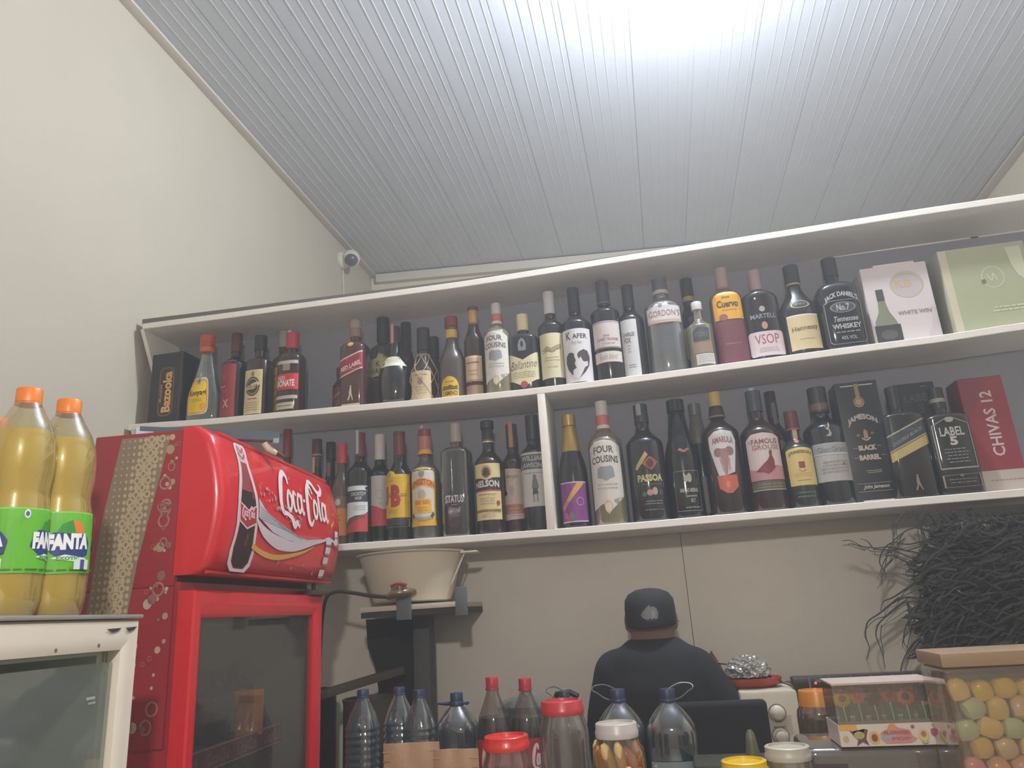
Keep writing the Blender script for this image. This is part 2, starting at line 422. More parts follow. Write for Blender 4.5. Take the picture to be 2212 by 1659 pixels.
G_OL = mat('#34352a', .14, coat=.4); G_AM = mat('#4b3024', .14, coat=.4)
G_CL = clear('#c9d0d2', .06, .14); G_SM = clear('#8d8878', .06, .22); G_TR = clear('#d2cdb4', .06, .18)
W_, CRM, BKK = '#d8d2ce', '#d9c9a0', '#1b1a1c'
ROW = 'bottles on the upper tier'; ROW2 = 'bottles on the lower tier left of the divider'; ROW3 = 'bottles on the lower tier right of the divider'
def bot(row, pxb, pxt, pyt, wpx, Y, label, gm, **k):
    zf = Z2 if row == 0 else Z1
    loc, H, Rb = onshelf(pxb, pxt, pyt, wpx, Y, zf)
    if 'rnp' in k: k['rn'] = k.pop('rnp')*Rb
    nm = k.pop('name', 'liquor_bottle'); cat = k.pop('cat', 'bottle')
    return mkbottle(nm, label, cat, (ROW, ROW2, ROW3)[row], loc, H, Rb, gm, **k)
def arch(h=.12): return [(-1, 0), (1, 0), (1, 1-h)]+[(math.cos(math.pi*i/10), 1-h+h*math.sin(math.pi*i/10)) for i in range(11)][1:10]+[(-1, 1-h)]
def rrect(x0, y0, x1, y1, rx, ry):
    out = []
    for cx, cy, a in ((x1-rx, y1-ry, 0), (x0+rx, y1-ry, 90), (x0+rx, y0+ry, 180), (x1-rx, y0+ry, 270)):
        out += [(cx+rx*math.cos(R(a+t)), cy+ry*math.sin(R(a+t))) for t in (0, 30, 60, 90)]
    return out
walker = lambda c, x, y, s, ax=1: [('e', x+.05*s*ax, y+.92*s, .10*s*ax, .09*s, c), ('p', [(x-.2*s*ax, y+.5*s), (x-.05*s*ax, y+.85*s), (x+.15*s*ax, y+.82*s), (x+.2*s*ax, y+.45*s), (x, y+.38*s)], c),
    ('p', [(x, y+.45*s), (x+.2*s*ax, y+.45*s), (x+.42*s*ax, y+.03*s), (x+.3*s*ax, y)], c), ('p', [(x-.1*s*ax, y+.45*s), (x+.08*s*ax, y+.42*s), (x-.2*s*ax, y+.02*s), (x-.4*s*ax, y+.02*s)], c)]
# ---- upper tier
bot(0, 438, 448, 727, 80, 2.52, 'clear flask-shaped bottle with bright yellow label and orange cap, beside the black carton', G_CL, sh=(.30, .80, 'c'), rnp=.34, n=2, dy=.55,
    caps=[(.80, .86, '#d2632f', 1.12), (.86, .92, '#b8432a', 1.12), (.92, 1, '#c4502c', 1.1)], seal=(.82, 1.0, '#b9b3b0', -.9),
    labels=[(.08, .50, 1.35, [('p', rrect(-1, 0, 1, 1, .35, .16), '#c9c2b8'), ('p', rrect(-.93, .03, .93, .95, .33, .15), '#e0902c'), ('p', rrect(-.82, .06, .82, .9, .3, .12), '#eac21e'), ('e', 0, .9, .22, .1, '#9a9690'), ('e', 0, .9, .1, .05, '#5c5a58'),
        ('t', 'Konyagi', -.78, .46, .8, .66, '#3c3412', {'b': .03}), ('l', -.5, .33, .5, .42, 2, '#8a7416'), ('e', .55, .2, .25, .1, '#e0a030')], {'off': -.12})])
bot(0, 503, 511, 722, 56, 2.53, 'dark bottle with plain red label and dark red cap, right of the yellow-labelled flask', G_DK, sh=(.62, .74, 's'), rnp=.36,
    caps=[(.78, 1, '#5a2a2b', 1.15)], labels=[(.03, .66, 1.7, [('r', -1, 0, 1, 1, '#8f2c31'), ('t', 'X', -.1, .16, .45, .3, '#b9a9a4'), ('t', 'V', -.35, .62, .15, .76, '#a4484a'), ('t', 'A', -.1, .42, .4, .5, '#a4484a'), ('l', -.8, .5, .1, .56, 1, '#c0a8a4')], {'off': -.25})])
bot(0, 557, 565, 727, 54, 2.52, 'brown bottle with cream label bearing a black oval, black screw cap', G_BR, sh=(.66, .74, 's'), rnp=.42, n=3.2, dy=.9,
    caps=[(.82, 1, '#1f2022', 1.15)], labels=[(.03, .55, 1.55, [('r', -1, 0, 1, 1, '#cdb98c'), ('e', 0, .62, .78, .22, '#37342c'), ('e', 0, .62, .68, .19, '#8a8058'), ('e', 0, .62, .58, .16, '#37342c'), ('p', [(-.75, .55), (.2, .56), (.8, .66), (.6, .73), (-.1, .68), (-.7, .62)], '#cdb98c'), ('t', 'CELLAR', -.6, .58, .6, .66, '#4a4636'), ('l', -.5, .3, .5, .38, 1, '#a04a34'), ('l', -.7, .06, .7, .28, 4, '#9a8862'), ('e', 0, .9, .16, .06, '#7d7454')], {'off': -.05})])
bot(0, 607, 615, 717, 46, 2.64, 'bottle with yellow label strip and grey cap, mostly hidden behind the red-banded bottle', G_AM, sh=(.66, .76, 's'), rnp=.4,
    caps=[(.82, 1, '#a8a2a0', 1.2)], labels=[(.03, .58, 1.5, [('r', -1, 0, 1, 1, '#c8a52e'), ('l', -.6, .1, .8, .9, 6, '#a88820')])])
bot(0, 628, 633, 721, 56, 2.51, 'dark square-shouldered bottle with red band label and red cap, tax strip over its cap', G_BR, sh=(.66, .75, 'q'), rnp=.40, n=3, dy=.9,
    caps=[(.80, 1, '#b5282e', 1.2)], seal=(.8, 1.02, '#c9b6b2', -.2),
    labels=[(.27, .46, 1.75, [('r', -1, 0, 1, 1, '#c2282f'), ('t', 'RED', -.75, .62, -.1, .86, '#d9cfc8'), ('t', 'BONATE', -.85, .18, .75, .62, '#d9cfc8', {'b': .04})]), (.58, .62, 1.7, [('r', -1, 0, 1, 1, '#b8b0a4')]), (.50, .58, .6, [('r', -1, 0, 1, 1, '#8f7f60')]),
            (.16, .20, 1.7, [('r', -1, 0, 1, 1, '#b5aca0')]), (.04, .12, 1.45, [('r', -1, 0, 1, 1, '#b8ad92'), ('l', -.8, .3, .8, .7, 1, '#6c6454')], {'off': -.1})])
bot(0, 733, 735, 795, 30, 2.65, 'small dark maroon bottle standing behind the square bottle with slanted red label', G_RD, sh=(.62, .78, 's'), rnp=.4,
    caps=[(.82, 1, '#55282a', 1.15)], labels=[(.12, .6, 1.5, [('r', -1, 0, 1, 1, '#6b3136'), ('p', [(-1, .5), (1, .8), (1, .9), (-1, .6)], '#99706c'), ('l', -.8, .2, .8, .5, 3, '#94706c')])])
bot(0, 768, 767, 693, 56, 2.52, 'square dark red-brown whisky bottle with slanted red label and striding figure emblem', mat('#4c2b2a', .13, coat=.4), sh=(.66, .74, 'q'), rnp=.40, n=5, dy=1,
    caps=[(.80, 1, '#8f6f68', 1.12), (.9, .985, '#9a8a84', 1.16)],
    labels=[(.30, .60, 1.84, [('p', [(-1, .1), (1, .42), (1, 1.0), (-1, .68)], '#93222c'), ('p', [(-1, .66), (1, .98), (1, 1.03), (-1, .71)], '#c9b9ae'), ('p', [(-1, .05), (1, .37), (1, .42), (-1, .1)], '#c9b48e'), ('t', 'RED LABEL', -.85, .40, .9, .56, '#d8cfc6', {'sl': .26}), ('l', -.6, .32, .8, .4, 1, '#b98078')]),
            (.66, .71, .5, [('e', 0, .5, 1, .5, '#c9a24a')]), (.06, .24, 1.0, walker('#cbbf9e', 0, .05, .9, 1.2)), (.0, .035, 1.5, [('r', -1, .1, 1, 1, '#c7ad86')])])
bot(0, 829, 828, 689, 56, 2.635, 'bottle with pale yellow crest label and tall black cap, behind the round dark bottle', mat('#3d3a35', .2), sh=(.66, .74, 's'), rnp=.44,
    caps=[(.76, 1, '#232427', 1.12)], labels=[(.36, .60, 1.75, [('p', [(-1, 0), (1, .05), (1, .8), (.2, .8), (0, 1), (-.2, .8), (-1, .75)], '#b7ad7e'), ('t', 'K', -.25, .42, .15, .66, '#3d3b2c'), ('t', 'VAN', -.8, .12, .5, .36, '#3d3b2c')]), (.04, .35, 1.6, [('p', [(-1, .6), (-.7, .3), (0, .1), (1, 0), (1, 1), (-.95, .95)], '#4f2f31'), ('f', [(-1, .6), (-.7, .3), (0, .1), (1, 0), (1, 1), (-.95, .95)], .05, '#7d706c')])])
def onion(o, H, R_, rad): pass
loc, H, Rb = onshelf(856, 851, 708, 76, 2.54, Z2)
P = [(Rb*.72, 0), (Rb*.8, .004), (Rb*.93, H*.09), (Rb, H*.24), (Rb*.99, H*.36), (Rb*.9, H*.45), (Rb*.86, H*.47), (Rb*.8, H*.5), (Rb*.5, H*.62), (Rb*.38, H*.68), (Rb*.3, H*.78), (Rb*.27, H*.985)]
mkbottle('liquor_bottle', 'round bulbous black bottle with white collar label at its shoulder', 'bottle', ROW, loc, H, Rb, mat('#17181c', .06, coat=1), prof=P, rn=Rb*.27, caps=[(.8, 1, '#3c2d2e', 1.1)], seal=(.78, 1.02, '#c08a86', -.3),
    labels=[(.46, .60, 2.3, [('p', [(-1.0, .05), (-.6, 0), (.6, 0), (1.0, .05), (.62, .95), (-.62, .95)], '#d6d3bd'), ('e', -.55, .3, .12, .14, '#9d3a2e'), ('l', -.3, .3, .6, .75, 3, '#8f8d7c')], {'cone': 1})], extra=None)
bot(0, 880, 880, 698, 40, 2.65, 'dark maroon bottle half hidden between the bulbous bottle and the netted bottle', G_RD, sh=(.5, .78, 's'), rnp=.48, caps=[(.7, 1, '#2f2526', 1.15)])
def net(o, H, R_, rad):
    bm = bmesh.new()
    for s in (0, 1):
        for k in range(6):
            a0 = k*math.pi/3; pts = []
            for i in range(13):
                t = i/12; z = H*(.62*(1-t)+.02*t) if s else H*(.02*(1-t)+.62*t); z = H*(.02+.6*t)
                th = a0+(math.pi/3)*abs(((t*2+s) % 2)-1); r = rad(z)+.0014; pts.append((r*math.sin(th), -r*math.cos(th), z))
            tube(bm, pts, .0012, 5)
    for z in (.62, .64): 
        r = rad(z*H)+.002; tube(bm, [(r*math.sin(i*math.pi/8), -r*math.cos(i*math.pi/8), z*H) for i in range(17)], .0016, 5)
    fin('wire_net', bm, mat('#c2ae98', .5), o)
bot(0, 918, 913, 711, 60, 2.54, 'dark bottle wrapped in a criss-cross wire net with cream label', G_BR, sh=(.42, .66, 'c'), rnp=.42, caps=[(.70, 1, '#2a2526', 1.12)], extra=net,
    labels=[(.02, .40, 1.6, [('r', -1, 0, 1, 1, '#c6b18c'), ('e', 0, .66, .28, .14, '#8a7a64'), ('l', -.7, .8, .7, .92, 1, '#7a6a54'), ('l', -.6, .2, .6, .5, 3, '#a8987a')])])
bot(0, 941, 940, 729, 34, 2.655, 'short dark bottle with plain black cap behind the netted bottle', G_DK, sh=(.6, .7, 's'), rnp=.6, caps=[(.72, 1, '#1e1f21', 1.15)])
bot(0, 981, 979, 686, 58, 2.53, 'smoky clear bottle with red cap, yellow neck band and yellow arched label at its foot', mat('#4d443f', .12, coat=.4), sh=(.42, .74, 's'), rnp=.42,
    caps=[(.74, .84, '#c9a02c', 1.08), (.84, .88, '#6e5a52', 1.0), (.88, 1, '#7d2027', 1.2)],
    labels=[(.02, .26, 1.4, [('p', arch(.5), '#d2a92a'), ('r', -.9, .36, .9, .42, '#3d3a28'), ('t', 'CAMINO', -.85, .08, .85, .3, '#4a3f14'), ('p', [(-.85, .44), (-.6, .56), (-.3, .5), (.1, .58), (.5, .5), (.85, .56), (.85, .44)], '#55492a'), ('l', -.5, .68, .5, .8, 1, '#7a6418')], {'off': -.05})])
bot(0, 1030, 1027, 664, 44, 2.53, 'slim dark brown bottle with gold neck foil and cream label', G_BR, sh=(.60, .80, 's'), rnp=.5,
    caps=[(.78, .98, '#c79a5c', 1.0, .35, .3), (.96, 1, '#4c4340', 1.1)], labels=[(.17, .44, 1.9, [('r', -1, 0, 1, 1, '#c4a988'), ('r', -1, .93, 1, .97, '#e0ccb0'), ('r', -1, .03, 1, .06, '#8f7350'), ('l', -.7, .66, .7, .8, 1, '#5c4a38'), ('l', -.5, .2, .5, .5, 2, '#a48a6a')]), (.02, .13, 1.9, [('r', -1, 0, 1, 1, '#9a7a60')])])
FC = [('p', [(-1, .03), (-.25, .12), (-.2, .03), (0, -.03), (.2, .03), (.28, .16), (1, .20), (1, .9), (.5, .98), (0, 1), (-.5, .98), (-1, .9)], '#cfc9c2'), ('t', 'FOUR', -.62, .80, .55, .90, '#3e3c40', {'arc': .02}), ('t', 'COUSINS', -.8, .66, .8, .76, '#3e3c40', {'arc': .02}),
      ('p', [(-.5, .47), (-.45, .6), (-.25, .63), (0, .62), (.3, .63), (.45, .6), (.5, .48), (.2, .45), (0, .42), (-.2, .45)], '#8c8f92'), ('l', -.6, .3, .6, .4, 2, '#aaa49c'), ('e', 0, .07, .22, .085, '#d8c7a4'), ('o', 0, .07, .22, .085, '#b9a680', .8)]
def fourc(row, a, b, c, wd, Y, lb):
    return bot(row, a, b, c, wd, Y, lb, G_TR, sh=(.64, .80, 's'), rnp=.33, name='wine_bottle', caps=[(.77, .80, '#cfc4be', 1.2), (.80, .88, '#c0695c', 1.15), (.88, 1, '#bdbab8', 1.12)], labels=[(.10, .66, 2.05, FC, {'off': -.05})], liquid=(mat('#b8ad84', .2, trans=.4), .66))
fourc(0, 1082, 1068, 658, 60, 2.52, 'clear wine bottle with white arched label and red-banded cap on the upper tier')
bot(0, 1139, 1131, 681, 66, 2.53, 'black square-shouldered bottle with cream chevron label, red seal and cream cap', mat('#23262c', .15, coat=.4), sh=(.66, .73, 'q'), rnp=.34, n=3.4, dy=.85,
    caps=[(.79, 1, '#d4c8a2', 1.15)], labels=[(.06, .48, 1.94, [('p', [(-1, .22), (0, 0), (1, .22), (1, 1), (0, .78), (-1, 1)], '#cfc6a0'), ('t', 'Ballantine', -.85, .52, .9, .76, '#55503c', {'sh': .4, 'b': -.005, 'sl': .06}), ('l', -.7, .24, .8, .44, 4, '#8d8666'), ('e', 0, .06, .24, .1, '#a03a3c')]),
        (.50, .66, .62, [('p', [(-.8, 0), (.8, 0), (.9, .4), (.6, .8), (0, 1), (-.6, .8), (-.9, .4)], '#747c84'), ('e', 0, .5, .3, .25, '#23262c')])])
bot(0, 1201, 1184, 633, 58, 2.53, 'green wine bottle with cream label of a country house and white capsule', G_GR, sh=(.62, .74, 's'), rnp=.38, name='wine_bottle',
    caps=[(.77, 1, '#c3bfbe', 1.12)], seal=None, labels=[(.10, .54, 1.95, [('r', -1, 0, 1, 1, '#cfc6a4'), ('p', [(-.8, .62), (-.3, .72), (0, .66), (.4, .72), (.8, .76), (.8, .64), (0, .58)], '#96906f'), ('s', [(-.7, .56), (-.2, .6), (.1, .57), (.6, .66)], .014, '#5c5644'), ('l', -.6, .36, .6, .48, 2, '#9c9478'), ('l', -.4, .22, .4, .26, 1, '#7c765c')])])
bot(0, 1256, 1243, 624, 66, 2.52, 'black wine bottle with white label showing a dark heart and white silhouette', G_DK, sh=(.60, .74, 's'), rnp=.36, name='wine_bottle',
    caps=[(.74, 1, '#24252a', 1.1)], labels=[(.02, .54, 2.15, [('r', -1, 0, 1, 1, '#d3ced0'), ('t', 'K', -.62, .80, -.3, .95, '#3c3c42'), ('t', 'AFER', -.2, .81, .7, .90, '#3c3c42'), ('t', 'Dry Sec', -.3, .70, .35, .77, '#a3a0a6', {'sh': .4}),
        ('p', [(-.75, .38), (-.7, .5), (-.5, .56), (-.28, .55), (-.05, .48), (.1, .55), (.4, .6), (.65, .57), (.78, .45), (.7, .3), (.4, .17), (0, .06), (-.4, .15), (-.65, .26)], '#3a3b41'),
        ('p', [(-.2, .5), (-.02, .52), (.05, .44), (.1, .42), (.2, .46), (.3, .38), (.42, .36), (.6, .38), (.62, .3), (.4, .26), (.2, .14), (.0, .05), (-.32, .12), (-.3, .22), (-.08, .26), (-.18, .34), (-.1, .4)], '#d3ced0')])])
bot(0, 1322, 1303, 609, 64, 2.52, 'black wine bottle with pinkish-white label over a narrow signature strip', G_DK, sh=(.66, .76, 's'), rnp=.40, name='wine_bottle',
    caps=[(.76, 1, '#3d3f45', 1.1), (.765, .785, '#55585f', 1.14)], labels=[(.30, .56, 2.1, [('r', -1, 0, 1, 1, '#c9bdbb'), ('r', -1, .94, 1, .97, '#85757a'), ('t', 'GRAND', -.2, .42, .2, .5, '#8c6668'), ('t', 'CLAIRET PILS ROSE', -.65, .28, .75, .38, '#8c6668'), ('l', -.4, .14, .5, .22, 1, '#a08a8a'), ('r', -1, .0, 1, .05, '#7b7276')]), (.17, .27, 2.1, [('r', -1, 0, 1, 1, '#d0c4bf'), ('t', 'South Island', -.6, .25, .6, .8, '#7b6460', {'sh': .4, 'b': -.01})])])
bot(0, 1377, 1363, 617, 56, 2.53, 'dark wine bottle with narrow plain white label and black print', G_DK, sh=(.60, .76, 's'), rnp=.40, name='wine_bottle',
    caps=[(.76, 1, '#32343a', 1.12)], labels=[(.02, .60, 1.35, [('r', -1, 0, 1, 1, '#cbc9cb'), ('t', 'CHARLES', -.75, .70, .65, .77, '#45464c'), ('t', 'FOX', -.6, .58, .2, .68, '#45464c'), ('l', -.3, .4, .1, .56, 3, '#8d8d92'), ('l', -.4, .14, .5, .22, 2, '#5c5d62')], {'off': -.25})])
bot(0, 1450, 1431, 603, 80, 2.53, 'large clear gin bottle with white and red band label near its shoulder', clear('#b9bfc4', .10, .22), sh=(.68, .80, 's'), rnp=.34, name='gin_bottle', n=2.4, dy=.8, liquid=(clear('#c5cacc', .03, .12), .62),
    caps=[(.83, .87, '#b9a89a', 1.25), (.87, 1, '#4f525a', 1.2)], seal=(.85, 1.0, '#c9c9cb', -.8), labels=[(.50, .72, 1.75, [('p', [(-1, .0), (1, .0), (1, .75), (.4, .78), (.25, .9), (0, 1), (-.35, .96), (-.6, .78), (-1, .7)], '#cfc9cb'), ('r', -1, 0, 1, .14, '#c2a48c'), ('t', 'GORDON\'S', -.9, .30, .95, .58, '#8c5a58', {'b': .0}), ('e', -.15, .8, .12, .08, '#8d8488')])])
bot(0, 1512, 1501, 602, 52, 2.645, 'black bottle with yellow neck band, standing behind the small pale bottle', G_DK, sh=(.55, .74, 's'), rnp=.46, caps=[(.77, .82, '#b08e3c', 1.1), (.82, 1, '#25262c', 1.12)], labels=[(.2, .5, 1.7, [('p', arch(.3), '#a88c4c')], {'off': -.3})])
bot(0, 1524, 1515, 653, 56, 2.50, 'small pale bottle with clear cap and white sticker at the front of the upper tier', clear('#a9a189', .10, .35), sh=(.60, .74, 's'), rnp=.36, liquid=(mat('#8f8165', .25, trans=.3), .58), seal=None,
    caps=[(.88, 1, '#b7b6b2', 1.15)], labels=[(.38, .58, 1.5, [('p', [(-.9, 0), (.8, .05), (.85, .9), (-.3, 1), (-.9, .7)], '#45474f'), ('t', 'VODKA', -.75, .25, .7, .65, '#6c6f78')]), (.04, .19, 1.45, [('r', -1, 0, 1, 1, '#d4d0cc'), ('l', -.85, .15, .85, .9, 4, '#9d9a98')], {'off': .1}), (.2, .36, 1.5, [('r', -1, 0, 1, 1, '#97826c')])])
bot(0, 1589, 1566, 581, 68, 2.53, 'tequila-style bottle with golden yellow label over a maroon lower label', mat('#5a4c4c', .15, coat=.4), sh=(.68, .80, 's'), rnp=.36, n=3, dy=.9,
    caps=[(.78, 1, '#a08a88', 1.12), (.78, .80, '#a85a4c', 1.16)], labels=[(.44, .72, 1.75, [('p', arch(.28), '#d99f28'), ('t', 'Jose', -.35, .72, .2, .84, '#5c4420'), ('t', 'Cuervo', -.75, .42, .75, .68, '#4f3c1e', {'b': .04}), ('l', -.5, .3, .6, .36, 1, '#84682a'), ('e', -.4, .08, .3, .12, '#8c5a48'), ]), (.02, .43, 1.85, [('r', -1, 0, 1, 1, '#6c3640'), ('l', -.6, .42, .6, .48, 1, '#a07a7e')])])
bot(0, 1661, 1640, 585, 80, 2.53, 'dark cognac-style bottle with sloping shoulders and pinkish-white lower label', mat('#26242a', .1, coat=.5), sh=(.64, .76, 'q'), rnp=.30, n=2.4, dy=.75,
    caps=[(.78, 1, '#a68a8c', 1.1)], labels=[(.05, .30, 1.75, [('p', rrect(-1, 0, 1, 1, .12, .12), '#cfc0c4'), ('t', 'VSOP', -.68, .48, .72, .88, '#a0444c', {'b': .0}), ('l', -.6, .14, .6, .36, 3, '#a4949a')]), (.43, .49, 1.3, [('t', 'MARTELL', -1, .1, 1, .9, '#85838c')]), (.34, .38, .3, [('e', 0, .5, 1, 1, '#a88870')]), (.52, .55, .3, [('e', 0, .5, 1, 1, '#a89a84')])])
bot(0, 1743, 1721, 575, 86, 2.53, 'dark rounded cognac-style bottle with pale gold label and dark cap', mat('#28272b', .1, coat=.5), sh=(.44, .80, 's'), rnp=.30, n=2, dy=.8,
    caps=[(.78, .80, '#b0a27c', 1.2), (.80, 1, '#23252b', 1.25)], labels=[(.06, .42, 1.6, [('r', -1, 0, 1, 1, '#cdb98e'), ('r', -1, .96, 1, 1, '#e2d9c6'), ('t', 'Hennessy', -.75, .5, .85, .68, '#6c5638', {'sl': .05}), ('l', -.5, .26, .5, .32, 1, '#a08a5c')]), (.49, .58, 1.05, [('o', 0, .5, 1, .5, '#8c8268', .8), ('t', 'VERY SPECIAL', -.6, .35, .6, .65, '#6e6858')])])
bot(0, 1829, 1804, 559, 84, 2.52, 'square black-labelled whiskey bottle with white arched lettering, beside the white wine box', mat('#1f2024', .12, coat=.4), sh=(.60, .72, 'q'), rnp=.32, n=5, dy=.95,
    caps=[(.80, 1, '#202126', 1.15)], labels=[(.04, .60, 1.75, [('f', [(-1, .05), (-.85, 0), (.85, 0), (1, .05), (1, .75), (.7, .8), (-.7, .8), (-1, .75)], .045, '#6f7175'), ('t', 'JACK DANIEL\'S', -.9, .74, .9, .86, '#b3b4b6', {'arc': .10, 'b': .03}), ('e', 0, .66, .7, .10, '#7c7e82'), ('e', 0, .66, .62, .085, '#3a3b40'), ('t', 'No.7', -.35, .60, .35, .72, '#b3b4b6'), ('t', 'Tennessee', -.6, .40, .7, .50, '#a5a6a9', {'sh': .4}), ('t', 'WHISKEY', -.75, .27, .8, .36, '#b3b4b6', {'b': .03}), ('l', -.7, .18, .75, .24, 1, '#8a8b90'), ('t', '40% VOL', -.4, .07, .45, .14, '#9a9b9f')])])
# ---- cartons on the upper tier
def carton(name, label, cat, pts, Y, zf, depth, side_m, els, group=None, top=None, name_face='printed_front', rough=.55, rz=0, shade='#2a2a2e', yoff=0):
    """pts: px of left and right foot and left/right top on the front face"""
    def X(px):
        x = PY(px, 900, Y).x
        for _ in range(6): q = proj((x, Y, zf(x))); x += (px-q[0])*q[2]/F
        return x
    xl, xr = X(pts[0]), X(pts[1]); H = PY(*pts[2], Y).z-zf(xl); w = xr-xl
    o = empty(name, ((xl+xr)/2, Y, zf((xl+xr)/2)), label, cat, group, rz)
    bm = bmesh.new(); bx(bm, -w/2, 0, 0, w/2, depth, H, 0, .0025); fin('box_body', bm, side_m, o)
    decal(name_face, U(els, w*.985, H*.985), lambda x, y, h: Vector((x, -.0004-h, y+H*.006)), o, rough=rough)
    return o, w, H
carton('gift_box', 'black gift carton with gold vertical lettering at the left end of the upper tier', 'box', (317, 386, (330, 766)), 2.50, Z2, .13, mat('#2b2b2d', .5),
    [('p', rrect(-.42, .12, .5, .80, .3, .08), '#8c6a3c'), ('p', rrect(-.38, .13, .46, .79, .3, .08), '#39322e'), ('t', 'Bazooka', -.2, .17, .38, .74, '#dba35c', {'rot': 1, 'b': .04}), ('t', 'Royal', -.34, .32, -.2, .56, '#c99552', {'rot': 1, 'b': .02}), ('r', .9, 0, .93, 1, '#6c5a48')])
o, w, H = carton('wine_box', 'white three-litre wine box with a printed bottle and oval crest', 'box', (1893, 2040, (1862, 582)), 2.50, Z2, .11, mat('#c9c0ba', .45, coat=.2),
    [('r', -1, 0, 1, 1, '#ccc2c2'), ('e', .3, .74, .52, .17, '#b9b0b2'), ('o', .3, .72, .48, .155, '#c9a468', .95), ('t', 'KB', -.05, .70, .45, .80, '#c4a67c'), ('t', 'WHITE WINE', -.15, .355, .95, .405, '#8a6e70'), ('t', '3L', .70, .02, .92, .08, '#5d5c60'),
     ('p', [(-.93, .0), (-.15, .0), (-.15, .17), (-.25, .3), (-.40, .42), (-.47, .56), (-.47, .70), (-.68, .70), (-.68, .56), (-.72, .42), (-.88, .3), (-.93, .17)], '#7d7f68'), ('r', -.93, 0, -.15, .25, '#333333'), ('r', -.69, .56, -.46, .71, '#3d4547'), ('e', -.54, .13, .25, .06, '#54504c'), ('p', [(.55, .02), (.8, .2), (.9, .45), (.95, .45), (.95, .0)], '#c2b6ba')])
bm = bmesh.new(); bx(bm, -w*.28, .004, H, w*.34, .10, H+.008, 0, .001); fin('torn_flap', bm, mat('#d2cac4', .6), o)
carton('wine_box', 'pale green wine box at the right end of the upper tier', 'box', (2069, 2262, (2031, 546)), 2.50, Z2, .12, mat('#aeac94', .4, coat=.3),
    [('r', -1, 0, 1, 1, '#a5a988'), ('r', -1, 0, -.82, 1, '#c6bda2'), ('o', .12, .62, .26, .13, '#c8ccae', .93), ('s', [(0, .66), (.08, .58), (.14, .66), (.2, .58)], .01, '#c8ccae'), ('r', -.16, .555, -.06, .60, '#6d7458'), ('l', -.1, .2, .8, .28, 2, '#cfd2b8'), ('p', [(.55, .95), (.9, .95), (.9, .5), (.7, .6), (.6, .75)], '#c2c4aa')])
# ---- lower tier, left of the divider
bot(1, 614, 616, 929, 40, 2.55, 'bottle with tall dark red capsule seen above the curved red cooler sign', G_RD, sh=(.6, .72, 's'), rnp=.42, caps=[(.76, 1, '#7c2c30', 1.15)])
bot(1, 681, 676, 951, 42, 2.55, 'dark bottle with gold neck strip and brown cap, just right of the red cooler sign', G_BR, sh=(.5, .72, 's'), rnp=.45, caps=[(.86, 1, '#43282a', 1.15), (.84, .86, '#8f7c70', 1.18), (.74, .84, '#4c3a34', 1.05)], seal=(.68, .83, '#bf9a68', -.3))
bot(1, 712, 707, 957, 36, 2.65, 'dark bottle with maroon cap tucked between the gold-stripped bottle and the orange-labelled one', G_BR, sh=(.5, .74, 's'), rnp=.5, caps=[(.84, 1, '#3e2528', 1.15)], seal=(.64, .8, '#8f7468', 0))
bot(1, 738, 736, 960, 46, 2.53, 'bottle with red cap and white tax strip over an orange label', mat('#57443f', .12, coat=.4), sh=(.54, .76, 's'), rnp=.40, caps=[(.80, 1, '#b8433c', 1.2)], seal=(.8, 1.0, '#c4bfc0', -.5), labels=[(.09, .46, 1.7, [('r', -1, 0, 1, 1, '#b8762c'), ('r', -1, .7, 1, 1, '#6f5a4c'), ('e', 0, .86, .3, .09, '#b8a898'), ('t', 'K', -.3, .38, .4, .52, '#6c4520')])])
bot(1, 778, 776, 936, 54, 2.525, 'dark wine bottle with white and red wavy label and pale tax strip on its cap', G_DK, sh=(.62, .76, 's'), rnp=.38, name='wine_bottle', caps=[(.78, 1, '#6f2a2c', 1.12)], seal=(.80, 1.02, '#a6b0ac', -.25),
    labels=[(.10, .56, 2.0, [('r', -1, .78, 1, .87, '#cfcfd2'), ('e', .98, .82, .2, .035, '#26272a'), ('r', -1, .56, 1, .78, '#3a3a3e'), ('r', -1, .87, 1, .875, '#8c8c90'), ('t', 'DROSTDY', -.35, .68, .85, .75, '#c9c9cc'), ('t', 'HOF', .0, .60, .5, .66, '#c9c9cc'), ('p', [(-1, .18), (-.6, .26), (0, .30), (.7, .32), (1, .37), (1, .56), (-1, .56)], '#d2d3d6'),
        ('p', [(-1, 0), (1, 0), (1, .36), (.7, .31), (0, .28), (-.6, .24), (-1, .15)], '#b83a3f'), ('p', [(-1, .14), (-.6, .23), (0, .27), (.7, .3), (.8, .26), (0, .22), (-.5, .15), (-1, .05)], '#6f4a44'), ('l', -.2, .4, .8, .5, 3, '#8c8c90')])])
bot(1, 822, 811, 941, 54, 2.56, 'dark wine bottle with grey-white over red label and white capsule', G_GR, sh=(.60, .74, 's'), rnp=.40, name='wine_bottle', caps=[(.76, 1, '#c4bab4', 1.15)], labels=[(.15, .60, 1.95, [('r', -1, 0, 1, 1, '#b73c42'), ('p', [(-1, .40), (-.5, .42), (.1, .38), (.6, .32), (1, .34), (1, 1), (-1, 1)], '#b8b0ac'), ('o', .3, .62, .3, .1, '#a29a98', .8), ('l', .2, .4, .8, .47, 2, '#9c8f8c')])])
